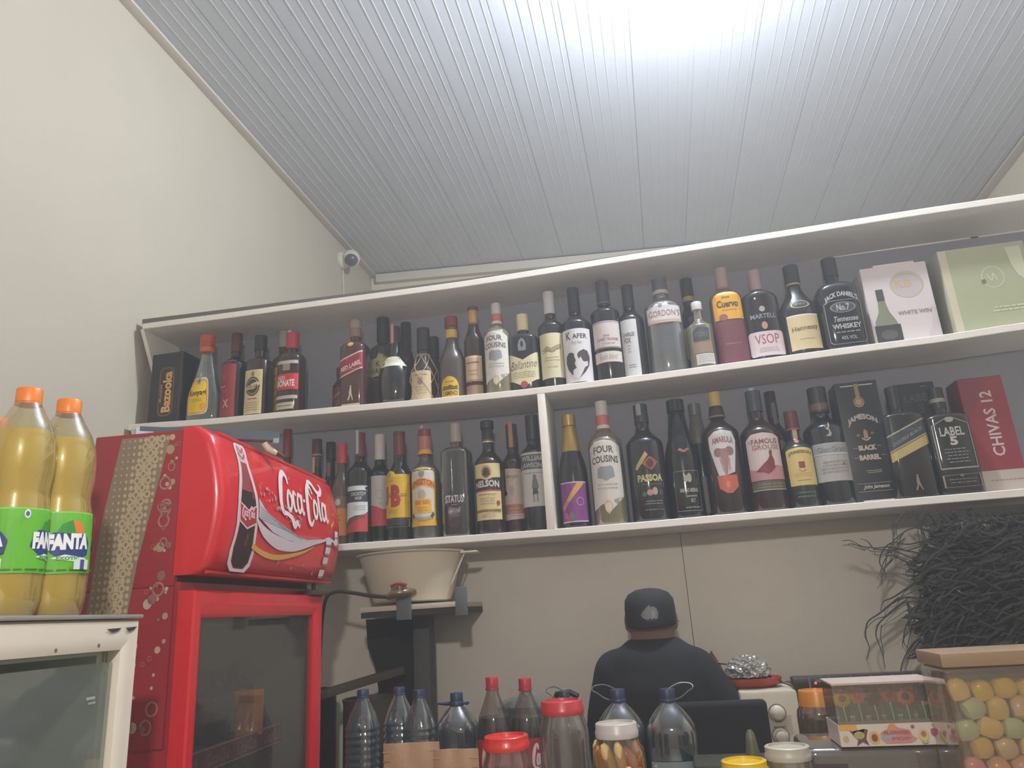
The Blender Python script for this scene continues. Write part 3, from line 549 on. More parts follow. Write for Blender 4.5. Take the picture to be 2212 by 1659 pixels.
bot(1, 866, 868, 933, 58, 2.53, 'dark green bottle with yellow label and large red initials', mat('#252b28', .12, coat=.4), sh=(.56, .74, 's'), rnp=.45, n=2.2,
    caps=[(.78, 1, '#6e2c30', 1.0)], labels=[(.20, .63, 1.85, [('p', [(-1, 0), (1, 0), (1, .9), (.0, .9), (-.2, .96), (-.5, 1), (-.85, .96), (-1, .85)], '#d2a92c'), ('t', 'J', -.98, .28, -.65, .66, '#a03628', {'b': .05}), ('t', '&', -.62, .42, -.35, .52, '#8c6a20'), ('t', 'B', -.4, .22, .42, .68, '#a2302a', {'b': .07}), ('l', -.8, .74, -.1, .8, 1, '#a08424'), ('l', .35, .42, .85, .5, 2, '#5c4a18'), ('l', -.7, .08, .2, .18, 3, '#a08424'), ('e', -.6, .9, .2, .06, '#ac9440')]), (.12, .19, 1.8, [('f', [(-1, .0), (1, 0), (1, 1), (-1, 1)], .08, '#8f8f90'), ('r', -.95, .2, .95, .9, '#34312e')])])
bot(1, 923, 920, 928, 62, 2.525, 'clear gin bottle with yellow and white label, pink and orange sealed cap', mat('#5c5a55', .08, coat=.5), sh=(.58, .74, 's'), rnp=.34, name='gin_bottle', caps=[(.76, .81, '#d29a3c', 1.7, .3, 0, .8), (.81, .93, '#b06862', 1.4), (.93, 1, '#7c3c3c', 1.3)], seal=(.88, 1.03, '#c29490', -.3),
    labels=[(.11, .63, 2.0, [('p', arch(.03), '#d9a62c'), ('p', [(-.85, .13), (.85, .13), (.85, .6), (.95, .82), (.85, .94), (-.85, .94), (-.95, .82), (-.85, .6)], '#cdc8bc'), ('p', [(-1, .60), (0, .68), (1, .60), (1, .74), (0, .82), (-1, .74)], '#d9a040'), ('t', 'KINGSTON', -.9, .62, .9, .73, '#b0502c', {'arc': .07, 'b': .05}), ('e', 0, .9, .22, .08, '#948a84'), ('e', 0, .53, .28, .08, '#b8a890'), ('p', [(-.65, .22), (.65, .22), (.65, .42), (.5, .45), (-.5, .45), (-.65, .42)], '#e2ae2a'), ('t', 'DRY GIN', -.5, .36, .5, .43, '#c9702c', {'b': .04}), ('l', -.4, .24, .4, .33, 2, '#b88c28'),
        ('p', [(-.7, .12), (-.3, .10), (.3, .10), (.7, .12), (.7, .17), (.3, .15), (-.3, .15), (-.7, .17)], '#a39c96'), ('p', [(-.7, .12), (-.55, .16), (-.75, .24), (-.85, .18)], '#5c4440'), ('p', [(.7, .12), (.55, .16), (.75, .24), (.85, .18)], '#5c4440'), ('r', -1, 0, 1, .07, '#d9a62c')])])
bot(1, 993, 988, 916, 62, 2.53, 'tall clear square bottle with white lettering low on its front', clear('#9a9a9c', .08, .10), sh=(.72, .79, 'q'), rnp=.36, n=6, dy=1, name='vodka_bottle', caps=[(.83, 1, '#9d958e', 1.2)], seal=(.84, .97, '#b8b0a0', -.3),
    labels=[(.16, .36, 1.5, [('t', 'STATUS', -.85, .62, .85, .95, '#b5b5b8', {'b': .03}), ('r', -.3, .54, .3, .57, '#8f8f92'), ('t', 'Diamond', -.5, .28, .6, .44, '#8c8c90', {'sh': .4}), ('l', -.5, .05, .5, .2, 2, '#77777b')])])
bot(1, 1064, 1057, 910, 64, 2.525, 'dark amber bottle with black band across a cream label and black cap', mat('#30241f', .12, coat=.4), sh=(.60, .76, 's'), rnp=.36, caps=[(.80, .815, '#c4b48c', 1.2, .3, .5), (.815, .83, '#5c5450', 1.15), (.83, .93, '#262427', 1.1), (.93, 1, '#1d1c1f', 1.3)],
    labels=[(.12, .60, 2.0, [('r', -1, .0, 1, .50, '#d2bf8e'), ('r', -1, .5, 1, .53, '#a8382e'), ('p', [(-1, .54), (1, .54), (1, .75), (.4, .74), (0, .70), (-.4, .74), (-1, .75)], '#2f2d31'), ('p', [(-1, .75), (-.4, .74), (0, .70), (.4, .74), (1, .75), (1, 1), (-1, 1)], '#d2bf8e'), ('e', 0, .85, .36, .12, '#b98c54'), ('e', 0, .84, .24, .09, '#4c4436'), ('p', [(-.3, .79), (.3, .79), (.12, .88), (-.12, .88)], '#2e2c2a'), ('t', 'NELSON', -.88, .56, .86, .68, '#c6c1b6', {'b': .04, 'arc': .02}), ('l', -.7, .42, .6, .47, 1, '#8c7c54'), ('l', -.6, .26, .5, .40, 3, '#a3956c'), ('e', .72, .29, .12, .04, '#a0342c'), ('r', -.9, .14, .9, .18, '#7c6c48'), ('l', -.5, .04, .5, .11, 2, '#a3956c')])])
bot(1, 1118, 1113, 917, 52, 2.565, 'dark rum bottle with faded cream and pink label, orange strip on its cap', mat('#3a2a2a', .15, coat=.4), sh=(.62, .76, 's'), rnp=.42, caps=[(.78, 1, '#4a3c38', 1.15)], seal=(.78, 1.02, '#a8784c', 0),
    labels=[(.12, .58, 2.0, [('p', [(-.9, 0), (1, .02), (1, .97), (-.6, 1), (-.6, .6), (-.45, .5), (-.8, .45)], '#b9a79c'), ('t', 'Morgan', -.5, .78, .5, .88, '#7a6a60', {'sh': .3}), ('r', -1, .12, .9, .3, '#a36a5c'), ('e', -.1, .56, .25, .1, '#a89488'), ('l', -.4, .05, .6, .25, 3, '#b88c6c')])])
bot(1, 1165, 1151, 898, 60, 2.53, 'black whisky bottle with white label of a kilted figure, left of the divider', mat('#26292d', .14, coat=.4), sh=(.64, .76, 's'), rnp=.42, n=2.4, caps=[(.78, 1, '#25262b', 1.15)],
    labels=[(.20, .66, 1.95, [('r', -1, 0, 1, .68, '#b7b3b0'), ('r', -1, .68, 1, .95, '#45474a'), ('r', -1, .95, 1, .99, '#b3b0ad'), ('t', 'WILLIAM', -.85, .83, .9, .93, '#a9a8a6', {'b': .03}), ('t', "LAWSON'S", -.9, .70, .95, .80, '#a9a8a6', {'b': .03}), ('l', -.8, .58, .8, .63, 1, '#77757a'), ('e', .1, .53, .12, .05, '#63625f'), ('p', [(-.15, .34), (-.05, .5), (.25, .5), (.38, .34), (.25, .3), (-.05, .3)], '#63625f'), ('p', [(-.12, .22), (.32, .22), (.25, .33), (-.05, .33)], '#3c3d3f'), ('r', -.08, .08, .02, .22, '#7a7876'), ('r', .18, .08, .28, .22, '#7a7876')])])
# ---- lower tier, right of the divider
bot(2, 1248, 1235, 897, 62, 2.53, 'sparkling wine bottle with gold foil neck and purple label', G_DK, sh=(.45, .86, 's'), rnp=.40, name='sparkling_wine_bottle',
    caps=[(.56, .90, '#b99a52', 1.95, .3, .6, .58), (.90, 1, '#a88c50', 1.25, .35, .6), (.50, .56, '#6a3450', 2.15, .5, 0, .93)], labels=[(.05, .39, 2.0, [('r', -1, 0, 1, 1, '#7b3a7e'), ('r', -1, .97, 1, 1, '#c9a8c0'), ('r', -1, 0, 1, .03, '#c9a8c0'), ('p', [(-.5, .55), (.3, .97), (.85, .97), (-.3, .5)], '#c9984c'), ('p', [(-.5, .55), (-.3, .5), (-.8, .25), (-.9, .4)], '#a87c64'), ('o', .45, .5, .26, .11, '#b08fb4', .8), ('e', -.6, .17, .16, .08, '#c04c70'), ('e', -.45, .1, .14, .07, '#b84468'), ('e', -.2, .15, .2, .1, '#5c7464')])])
fourc(2, 1324, 1301, 868, 74, 2.53, 'clear wine bottle with white arched label and red-banded cap on the lower tier')
bot(2, 1411, 1380, 876, 80, 2.53, 'black liqueur bottle with gold stroke, red diamond and fruit on its front', mat('#232329', .08, coat=.6), sh=(.64, .80, 's'), rnp=.34, caps=[(.84, 1, '#2b2c33', 1.15)], seal=(.9, 1, '#8f9094', -.3),
    labels=[(.08, .58, 1.7, [('p', [(-.75, .70), (-.65, .76), (.0, .98), (.15, .92), (-.6, .68)], '#b3a062'), ('p', [(-.3, .78), (.25, .90), (.75, .80), (.3, .66)], '#9a4a3c'), ('e', .22, .78, .22, .07, '#3a2226'), ('t', 'PASSOA', -.65, .48, .95, .60, '#b8b07c', {'b': .05}), ('l', -.5, .42, .9, .45, 1, '#6c6c58'), ('e', .05, .30, .2, .05, '#b08078'), ('e', .35, .32, .17, .065, '#b88e84'), ('e', -.3, .28, .15, .04, '#3a5c58'), ('e', .72, .30, .15, .05, '#35504f'), ('l', -.35, .10, .75, .18, 2, '#8c8c84'), ('l', -.4, .0, .85, .05, 1, '#66666a')])])
bot(2, 1490, 1456, 866, 74, 2.54, 'black sparkling wine bottle with black foil neck and square black label', G_DK, sh=(.46, .86, 's'), rnp=.42, name='sparkling_wine_bottle', caps=[(.60, .90, '#23242a', 1.75, .2, .2, .62), (.90, 1, '#222329', 1.25, .2, .2), (.575, .585, '#a8a4a0', 2.0, .2, .5, .98)],
    labels=[(.06, .38, 1.5, [('f', [(-1, 0), (1, 0), (1, 1), (-1, 1)], .02, '#a3a3a6'), ('t', 'BARON D ARIGNAC', -.6, .46, .8, .56, '#b4a99c', {'b': .03}), ('e', -.1, .8, .14, .1, '#a09a90'), ('e', .18, .82, .18, .12, '#a09a90'), ('l', -.2, .3, .6, .42, 1, '#8c8c90'), ('t', 'BRUT', .1, .2, .45, .3, '#9c9ca0'), ('l', -.4, .05, .8, .12, 1, '#8c8c90')], {'off': .1}), (.53, .57, .8, [('p', [(-1, .6), (0, 0), (1, .8), (.6, 1), (0, .5), (-.6, 1)], '#a0553c')], {'off': .15, 'cone': 1})])
bot(2, 1533, 1499, 874, 54, 2.645, 'sparkling wine bottle with dull gold neck behind the cream liqueur bottle', G_GR, sh=(.44, .86, 's'), rnp=.42, name='sparkling_wine_bottle', caps=[(.56, .9, '#7d776b', 1.9, .4, .3, .6), (.9, 1, '#6c6d72', 1.2, .4, .2)], labels=[(.06, .36, 1.7, [('r', -1, 0, 1, 1, '#77726a')])])
bot(2, 1580, 1546, 848, 80, 2.53, 'dark brown cream liqueur bottle with elephant head label and gold cap', mat('#2f2626', .10, coat=.5), sh=(.64, .79, 's'), rnp=.33, caps=[(.88, 1, '#b59a50', 1.05), (.80, .88, '#2b2527', 1.35, .3, 0, .82), (.785, .80, '#8a6c62', 1.4)],
    labels=[(.30, .66, 1.5, [('p', [(-.55, .0), (0, .0), (.5, .05), (.6, .06), (1, .75), (.75, .95), (0, 1), (-.5, .97), (-1, .85), (-1, .6)], '#cbc7ca'), ('t', 'AMARULA', -.75, .68, .78, .82, '#8c5c5a', {'arc': .03, 'b': .03}), ('e', -.4, .5, .3, .1, '#90696a'), ('e', .4, .52, .3, .1, '#90696a'), ('p', [(-.2, .58), (.2, .58), (.28, .4), (.12, .1), (.04, .0), (-.1, .02), (-.12, .2), (-.28, .4)], '#9c7676'), ('p', [(-.35, .36), (-.2, .1), (-.12, .06), (-.2, .38)], '#b08c8a'), ('p', [(.35, .36), (.3, .1), (.2, .1), (.22, .38)], '#b08c8a')]),
            (.16, .30, 1.1, [('p', [(-.95, 1), (.95, 1), (.98, .35), (.3, 0), (-.2, .02), (-.85, .3)], '#c0604c'), ('e', 0, .5, .2, .2, '#cf8458')])])
bot(2, 1667, 1629, 846, 82, 2.53, 'whisky bottle with dark red bird on a white label and slanted strip on its cap', mat('#372726', .12, coat=.4), sh=(.62, .78, 's'), rnp=.34, caps=[(.82, 1, '#3a4048', 1.2)], seal=(.84, 1.02, '#9ca39e', -.2),
    labels=[(.24, .62, 1.9, [('p', [(-1, 0), (1, 0), (1, .9), (.6, .97), (0, 1), (-.6, .98), (-1, .86)], '#cdb9b6'), ('t', 'THE', -.85, .78, -.72, .85, '#8c5c58'), ('t', 'FAMOUS', -.65, .76, .8, .87, '#7c4c48', {'b': .02}), ('t', 'GROUSE', -.65, .64, .85, .74, '#946c68', {'b': .02}), ('p', [(-1, .0), (1, .0), (1, .25), (.6, .3), (.3, .17), (-.2, .14), (-.6, .22), (-1, .24)], '#b98084'),
        ('p', [(-.6, .18), (-.2, .32), (.1, .42), (.22, .5), (.2, .58), (.28, .63), (.38, .6), (.36, .5), (.44, .4), (.42, .25), (.2, .15), (0, .12), (-.2, .16)], '#7c3238')]), (.16, .235, 1.9, [('r', -1, 0, 1, 1, '#5c5648'), ('l', -.8, .2, .8, .8, 2, '#87806c'), ('r', -1, 0, 1, .08, '#b3aaa0')])])
bot(2, 1706, 1685, 845, 52, 2.645, 'dark purple bottle with beige label behind the small green whiskey bottle', mat('#2b2430', .15, coat=.3), sh=(.60, .76, 's'), rnp=.40, caps=[(.78, 1, '#2c2235', 1.15)], labels=[(.12, .58, 1.8, [('p', arch(.3), '#7c6c5c'), ('l', -.7, .1, .7, .5, 4, '#94806c')])], seal=(.72, .9, '#6d6c6c', .2))
bot(2, 1743, 1718, 889, 64, 2.515, 'small green whiskey bottle with pale yellow label and red seal on its neck', mat('#26332c', .12, coat=.5), sh=(.58, .74, 's'), rnp=.36, caps=[(.82, 1, '#5c2c30', 1.25), (.80, .82, '#a0523c', 1.3)], seal=(.66, .80, '#b3a887', 0),
    labels=[(.22, .60, 1.95, [('p', arch(.1), '#d3b876'), ('t', 'JAMESON', -.82, .76, .82, .87, '#6c5c38', {'arc': .06, 'b': .04}), ('p', [(-.2, .45), (.2, .45), (.2, .62), (-.2, .62)], '#8a3c30'), ('s', [(-.25, .4), (0, .36), (.25, .4)], .02, '#8c7c50'), ('l', -.6, .22, .6, .33, 3, '#9c8a58'), ('l', -.5, .1, .5, .16, 1, '#7c6a40')]), (.66, .70, .5, [('e', 0, .5, 1, .7, '#a84a3c')]), (.08, .18, 1.6, [('l', -.8, .1, .8, .9, 2, '#5c6c60')])])
bot(2, 1810, 1775, 838, 86, 2.54, 'dark green whisky bottle with silver-grey label and gold stag emblem', mat('#20272a', .10, coat=.5), sh=(.62, .76, 's'), rnp=.34, caps=[(.78, 1, '#26282c', 1.35), (.8, .86, '#6f5650', 1.36)],
    labels=[(.19, .50, 1.85, [('r', -1, 0, 1, 1, '#a9a5a3'), ('r', -1, .74, 1, .97, '#98989b'), ('t', 'GlenGrant', -.75, .76, .85, .9, '#77787c'), ('r', -1, .70, 1, .725, '#cbc9c6'), ('l', -.7, .2, .8, .55, 4, '#8d8785'), ('p', [(.4, .4), (.6, .4), (.55, .5)], '#8c5c5c')]), (.55, .68, .5, [('p', [(-.8, .9), (-.3, .55), (0, .6), (.3, .9), (.6, .95), (.2, .5), (.6, .2), (.3, 0), (-.6, .05), (0, .2), (.1, .4), (-.3, .45)], '#9c9480')])])
GFT = 'gift cartons on the lower tier'
carton('gift_box', 'tall black whiskey carton with gold seal ribbon and arched white lettering', 'box', (1852, 1948, (1816, 828)), 2.50, Z1, .10, mat('#232527', .4),
    [('r', -.75, .972, -.12, .98, '#c9c6be'), ('r', .12, .972, .8, .98, '#c9c6be'), ('r', -.1, .86, .1, .99, '#8c7550'), ('e', 0, .83, .25, .045, '#a8875c'), ('o', 0, .83, .2, .035, '#5c4a34', .8), ('t', 'JAMESON', -.72, .62, .68, .68, '#b8ada4', {'arc': .05, 'b': .05}), ('p', [(-.1, .52), (.12, .52), (.1, .58), (0, .6), (-.08, .58)], '#a8806c'), ('s', [(-.2, .525), (0, .505), (.2, .525)], .01, '#b0aaa0'), ('e', -.35, .55, .08, .012, '#7c6450'), ('e', .32, .56, .08, .012, '#7c6450'),
     ('t', 'BLACK', -.45, .42, .38, .465, '#b39c94', {'b': .06}), ('t', 'BARREL', -.5, .34, .48, .385, '#b39c94', {'b': .06}), ('r', -.7, .44, -.5, .446, '#87786c'), ('r', .42, .45, .62, .456, '#87786c'), ('r', -.75, .36, -.55, .366, '#87786c'), ('r', .52, .37, .7, .376, '#87786c'), ('l', -.3, .23, .4, .26, 2, '#a59c84'), ('r', -.85, .15, .75, .153, '#9c968c'), ('r', -.85, .085, .75, .088, '#9c968c'), ('t', 'John Jameson', -.6, .1, .6, .14, '#b0aaa0', {'sh': .4}), ('r', -.7, .008, .85, .016, '#c9c6be')], GFT)
o, w, H = carton('gift_box', 'black whisky carton standing behind the two black bottles with diagonal gold label', 'box', (1985, 2076, (1948, 830)), 2.60, Z1, .085, mat('#26282a', .45), [('t', 'LABEL', -.6, .84, .8, .91, '#4c4e52', {'b': .03}), ('t', '5', .0, .74, .3, .82, '#484a4e', {'b': .04}), ('r', .3, .97, .6, .975, '#8c8c8c')], GFT)
bot(2, 1978, 1944, 836, 86, 2.51, 'square black whisky bottle with diagonal gold and dark labels and striding figure emblem', mat('#202224', .10, coat=.5), sh=(.70, .76, 'q'), rnp=.30, n=5, dy=.9, caps=[(.79, 1, '#202225', 1.15)],
    labels=[(.36, .68, 1.84, [('p', [(-1, .05), (1, .5), (1, .98), (-1, .55)], '#35383a'), ('p', [(-1, .52), (1, .96), (1, 1.0), (-1, .56)], '#a8a388'), ('p', [(-1, .1), (1, .55), (1, .585), (-1, .135)], '#a89c74'), ('p', [(-1, -.16), (1, .28), (1, .53), (-1, .08)], '#b29f62'), ('t', 'DOUBLE BLACK', -.8, .46, .8, .56, '#77797a', {'sl': .42, 'b': .03}), ('l', -.4, .66, .4, .72, 1, '#66686a')]), (.72, .76, .34, [('e', 0, .5, 1, .7, '#b08c5c')]), (.05, .20, .8, walker('#8c7468', 0, .05, .9, 1.2))])
bot(2, 2073, 2040, 838, 90, 2.51, 'square black whisky bottle with silver outlined shield label, left of the red carton', mat('#222324', .10, coat=.5), sh=(.68, .75, 'q'), rnp=.30, n=5, dy=.85, caps=[(.80, 1, '#202225', 1.15), (.86, .9, '#8c887c', 1.18)],
    labels=[(.22, .70, 1.72, [('f', [(-.95, 0), (.95, 0), (.95, .84), (.35, .94), (0, 1), (-.35, .94), (-.95, .84)], .055, '#8f8b86'), ('e', 0, .93, .22, .05, '#a08c78'), ('t', 'LABEL', -.62, .62, .62, .79, '#a8a6a2', {'b': .03}), ('t', '5', -.2, .44, .2, .61, '#b8ada8', {'b': .05}), ('l', -.6, .10, .6, .40, 5, '#7c7c7e')]), (.06, .17, 1.72, [('f', [(-.95, 0), (.95, 0), (.95, 1), (-.95, 1)], .08, '#8c7c70'), ('l', -.7, .25, .7, .75, 2, '#66686a'), ('e', 0, .92, .1, .12, '#7c6460')])])
carton('gift_box', 'tall carton red above and white below with white vertical lettering', 'box', (2127, 2228, (2083, 818)), 2.50, Z1, .10, mat('#6c2c34', .45),
    [('r', -1, .18, 1, 1, '#8c3038'), ('p', [(-1, .62), (.1, .9), (.1, 1), (-1, 1)], '#7a2f38'), ('r', -1, 0, 1, .18, '#b9aba2'), ('l', -.6, .08, .9, .11, 1, '#8f827a'), ('t', 'CHIVAS 12', -.18, .30, .36, .88, '#c9b4b4', {'rot': 1, 'b': .02})], GFT)
# ================================================================== LEFT WALL: SECURITY CAMERA
pc = PY(757, 560, 4.45); pc.x = XL
o = empty('security_camera', (XL, pc.y, pc.z), 'small white dome security camera high on the left wall near the back corner', 'camera')
cw = mat('#d9cfbd', .35)
bm = bmesh.new(); lathe(bm, [(.062, 0), (.064, .006), (.058, .03), (.045, .045)], M=Matrix.Rotation(R(90), 4, 'Y')); fin('mounting_base', bm, cw, o)
bm = bmesh.new()
for i, r in ((0, .062),):
    bmesh.ops.create_uvsphere(bm, u_segments=28, v_segments=18, radius=r)
for v in bm.verts: v.co += Vector((.085, -.02, -.005))
fin('camera_head', bm, cw, o)
bm = bmesh.new(); bmesh.ops.create_uvsphere(bm, u_segments=24, v_segments=14, radius=.052)
Dv = (EYE-Vector((XL+.085, pc.y, pc.z))); Dv.z -= 2.2; Dv.normalize()
for v in bm.verts: v.co = v.co+Vector((.085, -.02, -.005))+Dv*.018
fin('lens_window', bm, mat('#4c5358', .15, coat=.6), o)
bm = bmesh.new(); tube(bm, [(.006, .02, -.05), (.006, .04, -.3), (.006, .06, -.9)], .004, 6); fin('cable', bm, cw, o)
# ================================================================== RED COOLER
PH = R(4.5)
A_ = Vector((-math.sin(PH), math.cos(PH), 0)); O_ = Vector((math.cos(PH), math.sin(PH), 0))   # along the wall / out into the room
D0 = Vector((-.899, 1.35, 0))
co = empty('drinks_cooler', D0, 'tall bright red upright drinks cooler with curved sign box showing a cola bottle', 'cooler', None, PH)
# local frame: x = outward (O_), y = along (A_)
RED = mat('#b3202b', .32, coat=.4, noise=.03); REDF = mat('#cf1f2b', .3, coat=.5); RDK = mat('#7c2a32', .4)
W = .69; T0 = -.034; ZD = 1.582
bm = bmesh.new()
bx(bm, -.52, .005, 0, T0-.002, .03, 1.60, 0, .002); bx(bm, -.52, W-.03, 0, T0-.002, W-.005, 1.60, 0, .002)
bx(bm, -.52, .03, 0, -.50, W-.03, 1.60, 0); bx(bm, -.50, .03, 1.56, T0-.002, W-.03, 1.60, 0); bx(bm, -.50, .03, 0, T0-.002, W-.03, .12, 0)
fin('cabinet', bm, [mat('#a02430', .35, coat=.3)], co, smooth=False)
bm = bmesh.new(); bx(bm, -.498, .032, .122, -.49, W-.032, 1.558); bx(bm, -.49, .031, .122, T0-.01, .036, 1.558); bx(bm, -.49, W-.036, .122, T0-.01, W-.031, 1.558); bx(bm, -.49, .036, 1.552, T0-.01, W-.036, 1.558)
fin('inner_liner', bm, mat('#7a7674', .5), co, smooth=False)
# door frame: four mitred rails with sloping inner bevel
def frame(parent, y0, y1, z0, z1, x0, x1, wl, wt, m, name='door_frame', lip=.010):
    bm = bmesh.new()
    def ring(x, i): return [bm.verts.new((x, a, b)) for a, b in ((y0+i*wl, z0+i*wt), (y1-i*wl, z0+i*wt), (y1-i*wl, z1-i*wt), (y0+i*wl, z1-i*wt))]
    Rr = [ring(x0, 0), ring(x1-.004, 0), ring(x1, .08), ring(x1-.001, .55), ring(x1-lip, 1.0), ring(x0, 1.0)]
    for a, b in zip(Rr, Rr[1:]+Rr[:1]):
        for k in range(4): bm.faces.new((a[k], a[(k+1) % 4], b[(k+1) % 4], b[k]))
    return fin(name, bm, m, parent, ang=25)
dr = frame(co, .0, W-.006, .12, ZD, T0, 0, .046, .052, REDF)
bm = bmesh.new(); bx(bm, -.022, .044, .17, -.016, W-.05, ZD-.05); fin('door_glass', bm, clear('#dedad8', .03, .03, edge=.22), dr, smooth=False)
bm = bmesh.new(); bx(bm, -.030, .046, .172, -.024, .062, ZD-.054); bx(bm, -.030, W-.068, .172, -.024, W-.052, ZD-.054); bx(bm, -.030, .046, ZD-.070, -.024, W-.052, ZD-.054)
fin('door_gasket', bm, mat('#3a2a2c', .6), dr, smooth=False)
# shelves in the cooler with a price strip
for z in (1.25, .8, .45):
    s_ = boxo('wire_shelf', -.48, .04, z-.008, -.10, W-.04, z, mat('#5a5856', .5), co)
    st = boxo('price_strip', -.10, .04, z-.035, -.095, W-.04, z+.012, mat('#7c2a2c', .5), s_)
    decal('lettering', [('r', .05, .008, W-.05, .012, '#b5a8a0'), ('r', .05, -.035, W-.05, -.032, '#b5a8a0')]+[('t', 'Coca-Cola', .12+k*.14, -.026, .22+k*.14, .002, '#a88484', {'sh': .4}) for k in range(4)], lambda x, y, h, z=z: Vector((-.0945+h, x, z+y)), s_)
# header sign box: back wing flat against the cabinet, front bowed outwards
ZB, ZT = 1.612, 1.914
bm = bmesh.new(); bx(bm, -.245, .0, ZB-.02, -.046, W-.01, ZT-.005, 0, .003); bx(bm, -.245, .0002, 1.30, -.046, .0048, ZB-.0205); fin('side_wing', bm, mat('#962530', .4, coat=.2), co)  # wing red darker than the front: the side's shade is put into its colour
def bow(z):
    t = (z-ZB)/(ZT-ZB); return .022+.030*math.sin(math.pi*min(1, max(0, t)))-.016*t
bm = bmesh.new(); nz, ny = 14, 10; G = []
y0h, y1h = .012, W+.02
for j in range(nz+1):
    z = ZB+(ZT-ZB)*j/nz; row = []
    ys = [y0h-.012, y0h-.010, y0h, y0h+.012, y0h+.03]+[y0h+.03+(y1h-.06-y0h)*i/ny for i in range(1, ny)]+[y1h-.02, y1h-.004, y1h]
    for q, y in enumerate(ys):
        d = [.022, .008, .003, .0006, 0][q] if q < 5 else (0 if q < len(ys)-2 else (.01 if q == len(ys)-2 else .03))
        e = .02 if j in (0, nz) else 0
        row.append(bm.verts.new((bow(z)-d-e, y, z)))
    G.append(row)
for j in range(nz):
    for i in range(len(G[0])-1): bm.faces.new((G[j][i], G[j][i+1], G[j+1][i+1], G[j+1][i]))
# close to the wing
bk = [[bm.verts.new((-.05, y, G[j][0].co.z)) for y in (0, y1h)] for j in range(nz+1)]
for j in range(nz):
    bm.faces.new((bk[j][0], G[j][0], G[j+1][0], bk[j+1][0])); bm.faces.new((bk[j][1], G[j][-1], G[j+1][-1], bk[j+1][1]))
bm.faces.new([bk[0][0]]+G[0]+[bk[0][1]]); bm.faces.new([bk[-1][0]]+G[-1]+[bk[-1][1]])
hd = fin('sign_box', bm, REDF, co, ang=60)
bm = bmesh.new(); tube(bm, [(bow(ZT)-.012, y, ZT-.004) for y in (.06, .1, .3, .5, W+.01)], .0055, 8); fin('top_bead', bm, REDF, hd)
bm = bmesh.new(); tube(bm, [(bow(ZB)-.008, y, ZB+.004) for y in (.01, .3, .5, W+.01)], .004, 8); fin('bottom_bead', bm, REDF, hd)
boxo('recess', -.20, .01, ZD+.002, -.045, W-.01, ZB+.004, mat('#4a262c', .6), co)
bm = bmesh.new(); bx(bm, -.034, W-.10, ZD, .012, W+.01, ZD+.012, 0, .002); tube(bm, [(-.01, W-.05, ZD+.01), (-.01, W-.05, ZB)], .006, 8); fin('hinge', bm, mat('#5f4b48', .4, .6), co)
# graphics on the sign: x runs along the cooler, y up
def smap(x, y, h): return Vector((bow(ZB+y)+.0012+h, x, ZB+y))
HH = ZT-ZB
def sc(pts, ox, oy, k, ky): return [(ox+a*k, oy+b*ky) for a, b in pts]
def cola(ox, oy, k, ky, c, wd):
    s = []
    ell = lambda x, y, rx, ry, t=0: [(x+rx*math.cos(a)+t*ry*math.sin(a), y+ry*math.sin(a)) for a in [R(q) for q in range(60, 421, 30)]]
    J = [([(2.0, 2.35), (1.95, 2.85), (1.6, 3.05), (1.1, 2.7), (.65, 1.9), (.45, 1.0), (.75, .42), (1.35, .35), (2.0, .15), (2.5, -.25), (2.9, -.05), (3.3, -.35)], [.12, .3, .34, .42, .46, .4, .3, .22, .3, .42, .3, .05]),
         (ell(1.85, 1.25, .34, .62, .15), [.28, .22, .3, .22, .28]), ([(3.0, 1.75), (2.7, 1.95), (2.45, 1.4), (2.6, .75), (2.95, .75)], [.14, .2, .3, .24, .1]),
         (ell(3.45, 1.3, .32, .6, .15), [.26, .2, .28, .2, .26]), ([(3.95, 1.95), (3.8, 1.2), (4.0, .65), (4.2, .8)], [.26, .26, .22, .1]), ([(4.15, 1.55), (4.5, 1.62)], .16),
         ([(6.15, 2.3), (6.0, 2.75), (5.6, 2.85), (5.1, 2.2), (4.85, 1.2), (4.95, .35), (5.4, .1), (5.85, .5)], [.12, .24, .3, .42, .44, .36, .26, .1]),
         ([(5.9, 1.9), (5.55, 2.3), (5.75, 3.05), (6.4, 3.15), (7.1, 2.65), (7.7, 2.55), (8.2, 3.0), (7.9, 3.3)], [.08, .2, .26, .3, .3, .34, .26, .08]),
         (ell(6.3, 1.25, .32, .6, .15), [.28, .22, .3, .22, .28]), ([(7.5, 2.5), (7.2, 2.2), (7.0, 1.2), (7.15, .62), (7.35, .75)], [.14, .26, .3, .26, .1]),
         (ell(7.85, 1.25, .32, .6, .15), [.26, .2, .28, .2, .26]), ([(8.35, 1.9), (8.2, 1.2), (8.4, .6), (8.7, .8)], [.26, .26, .22, .08])]
    for pts, w_ in J: s.append(('s', sc(pts, ox, oy, k, ky), [q*wd for q in w_] if isinstance(w_, list) else w_*wd, c))
    return s
def warp(pts): return pts
wob = []
Bt = lambda g: [(-.30-g*.6, .985), (-.62-g*.6, .93), (-.60-g*.6, .86), (-.44-g, .80), (-.50-g, .66), (-.80-g, .52), (-.86-g, .40), (-.84-g, .26), (-1.0-g, .18), (-1.06-g, .08), (-.6-g, .012), (0, -.01)]
def bottle_outline(cx, hw, y0, h, g):
    L = [(-.22, .985), (-.36, .965), (-.38, .92), (-.33, .88), (-.36, .80), (-.50, .71), (-.70, .61), (-.84, .52), (-.88, .43), (-.84, .34), (-.90, .24), (-1.0, .15), (-.90, .05), (-.5, .0)]
    L = [(a-g*(1 if a < 0 else -1), b+(g*.08 if b > .5 else -g*.08)) for a, b in L]
    lean = .0
    P = L+[(-a, b) for a, b in L[::-1]]
    return [(cx+a*hw, y0+b*h) for a, b in P]
bx0 = .115; BH = HH
els = []
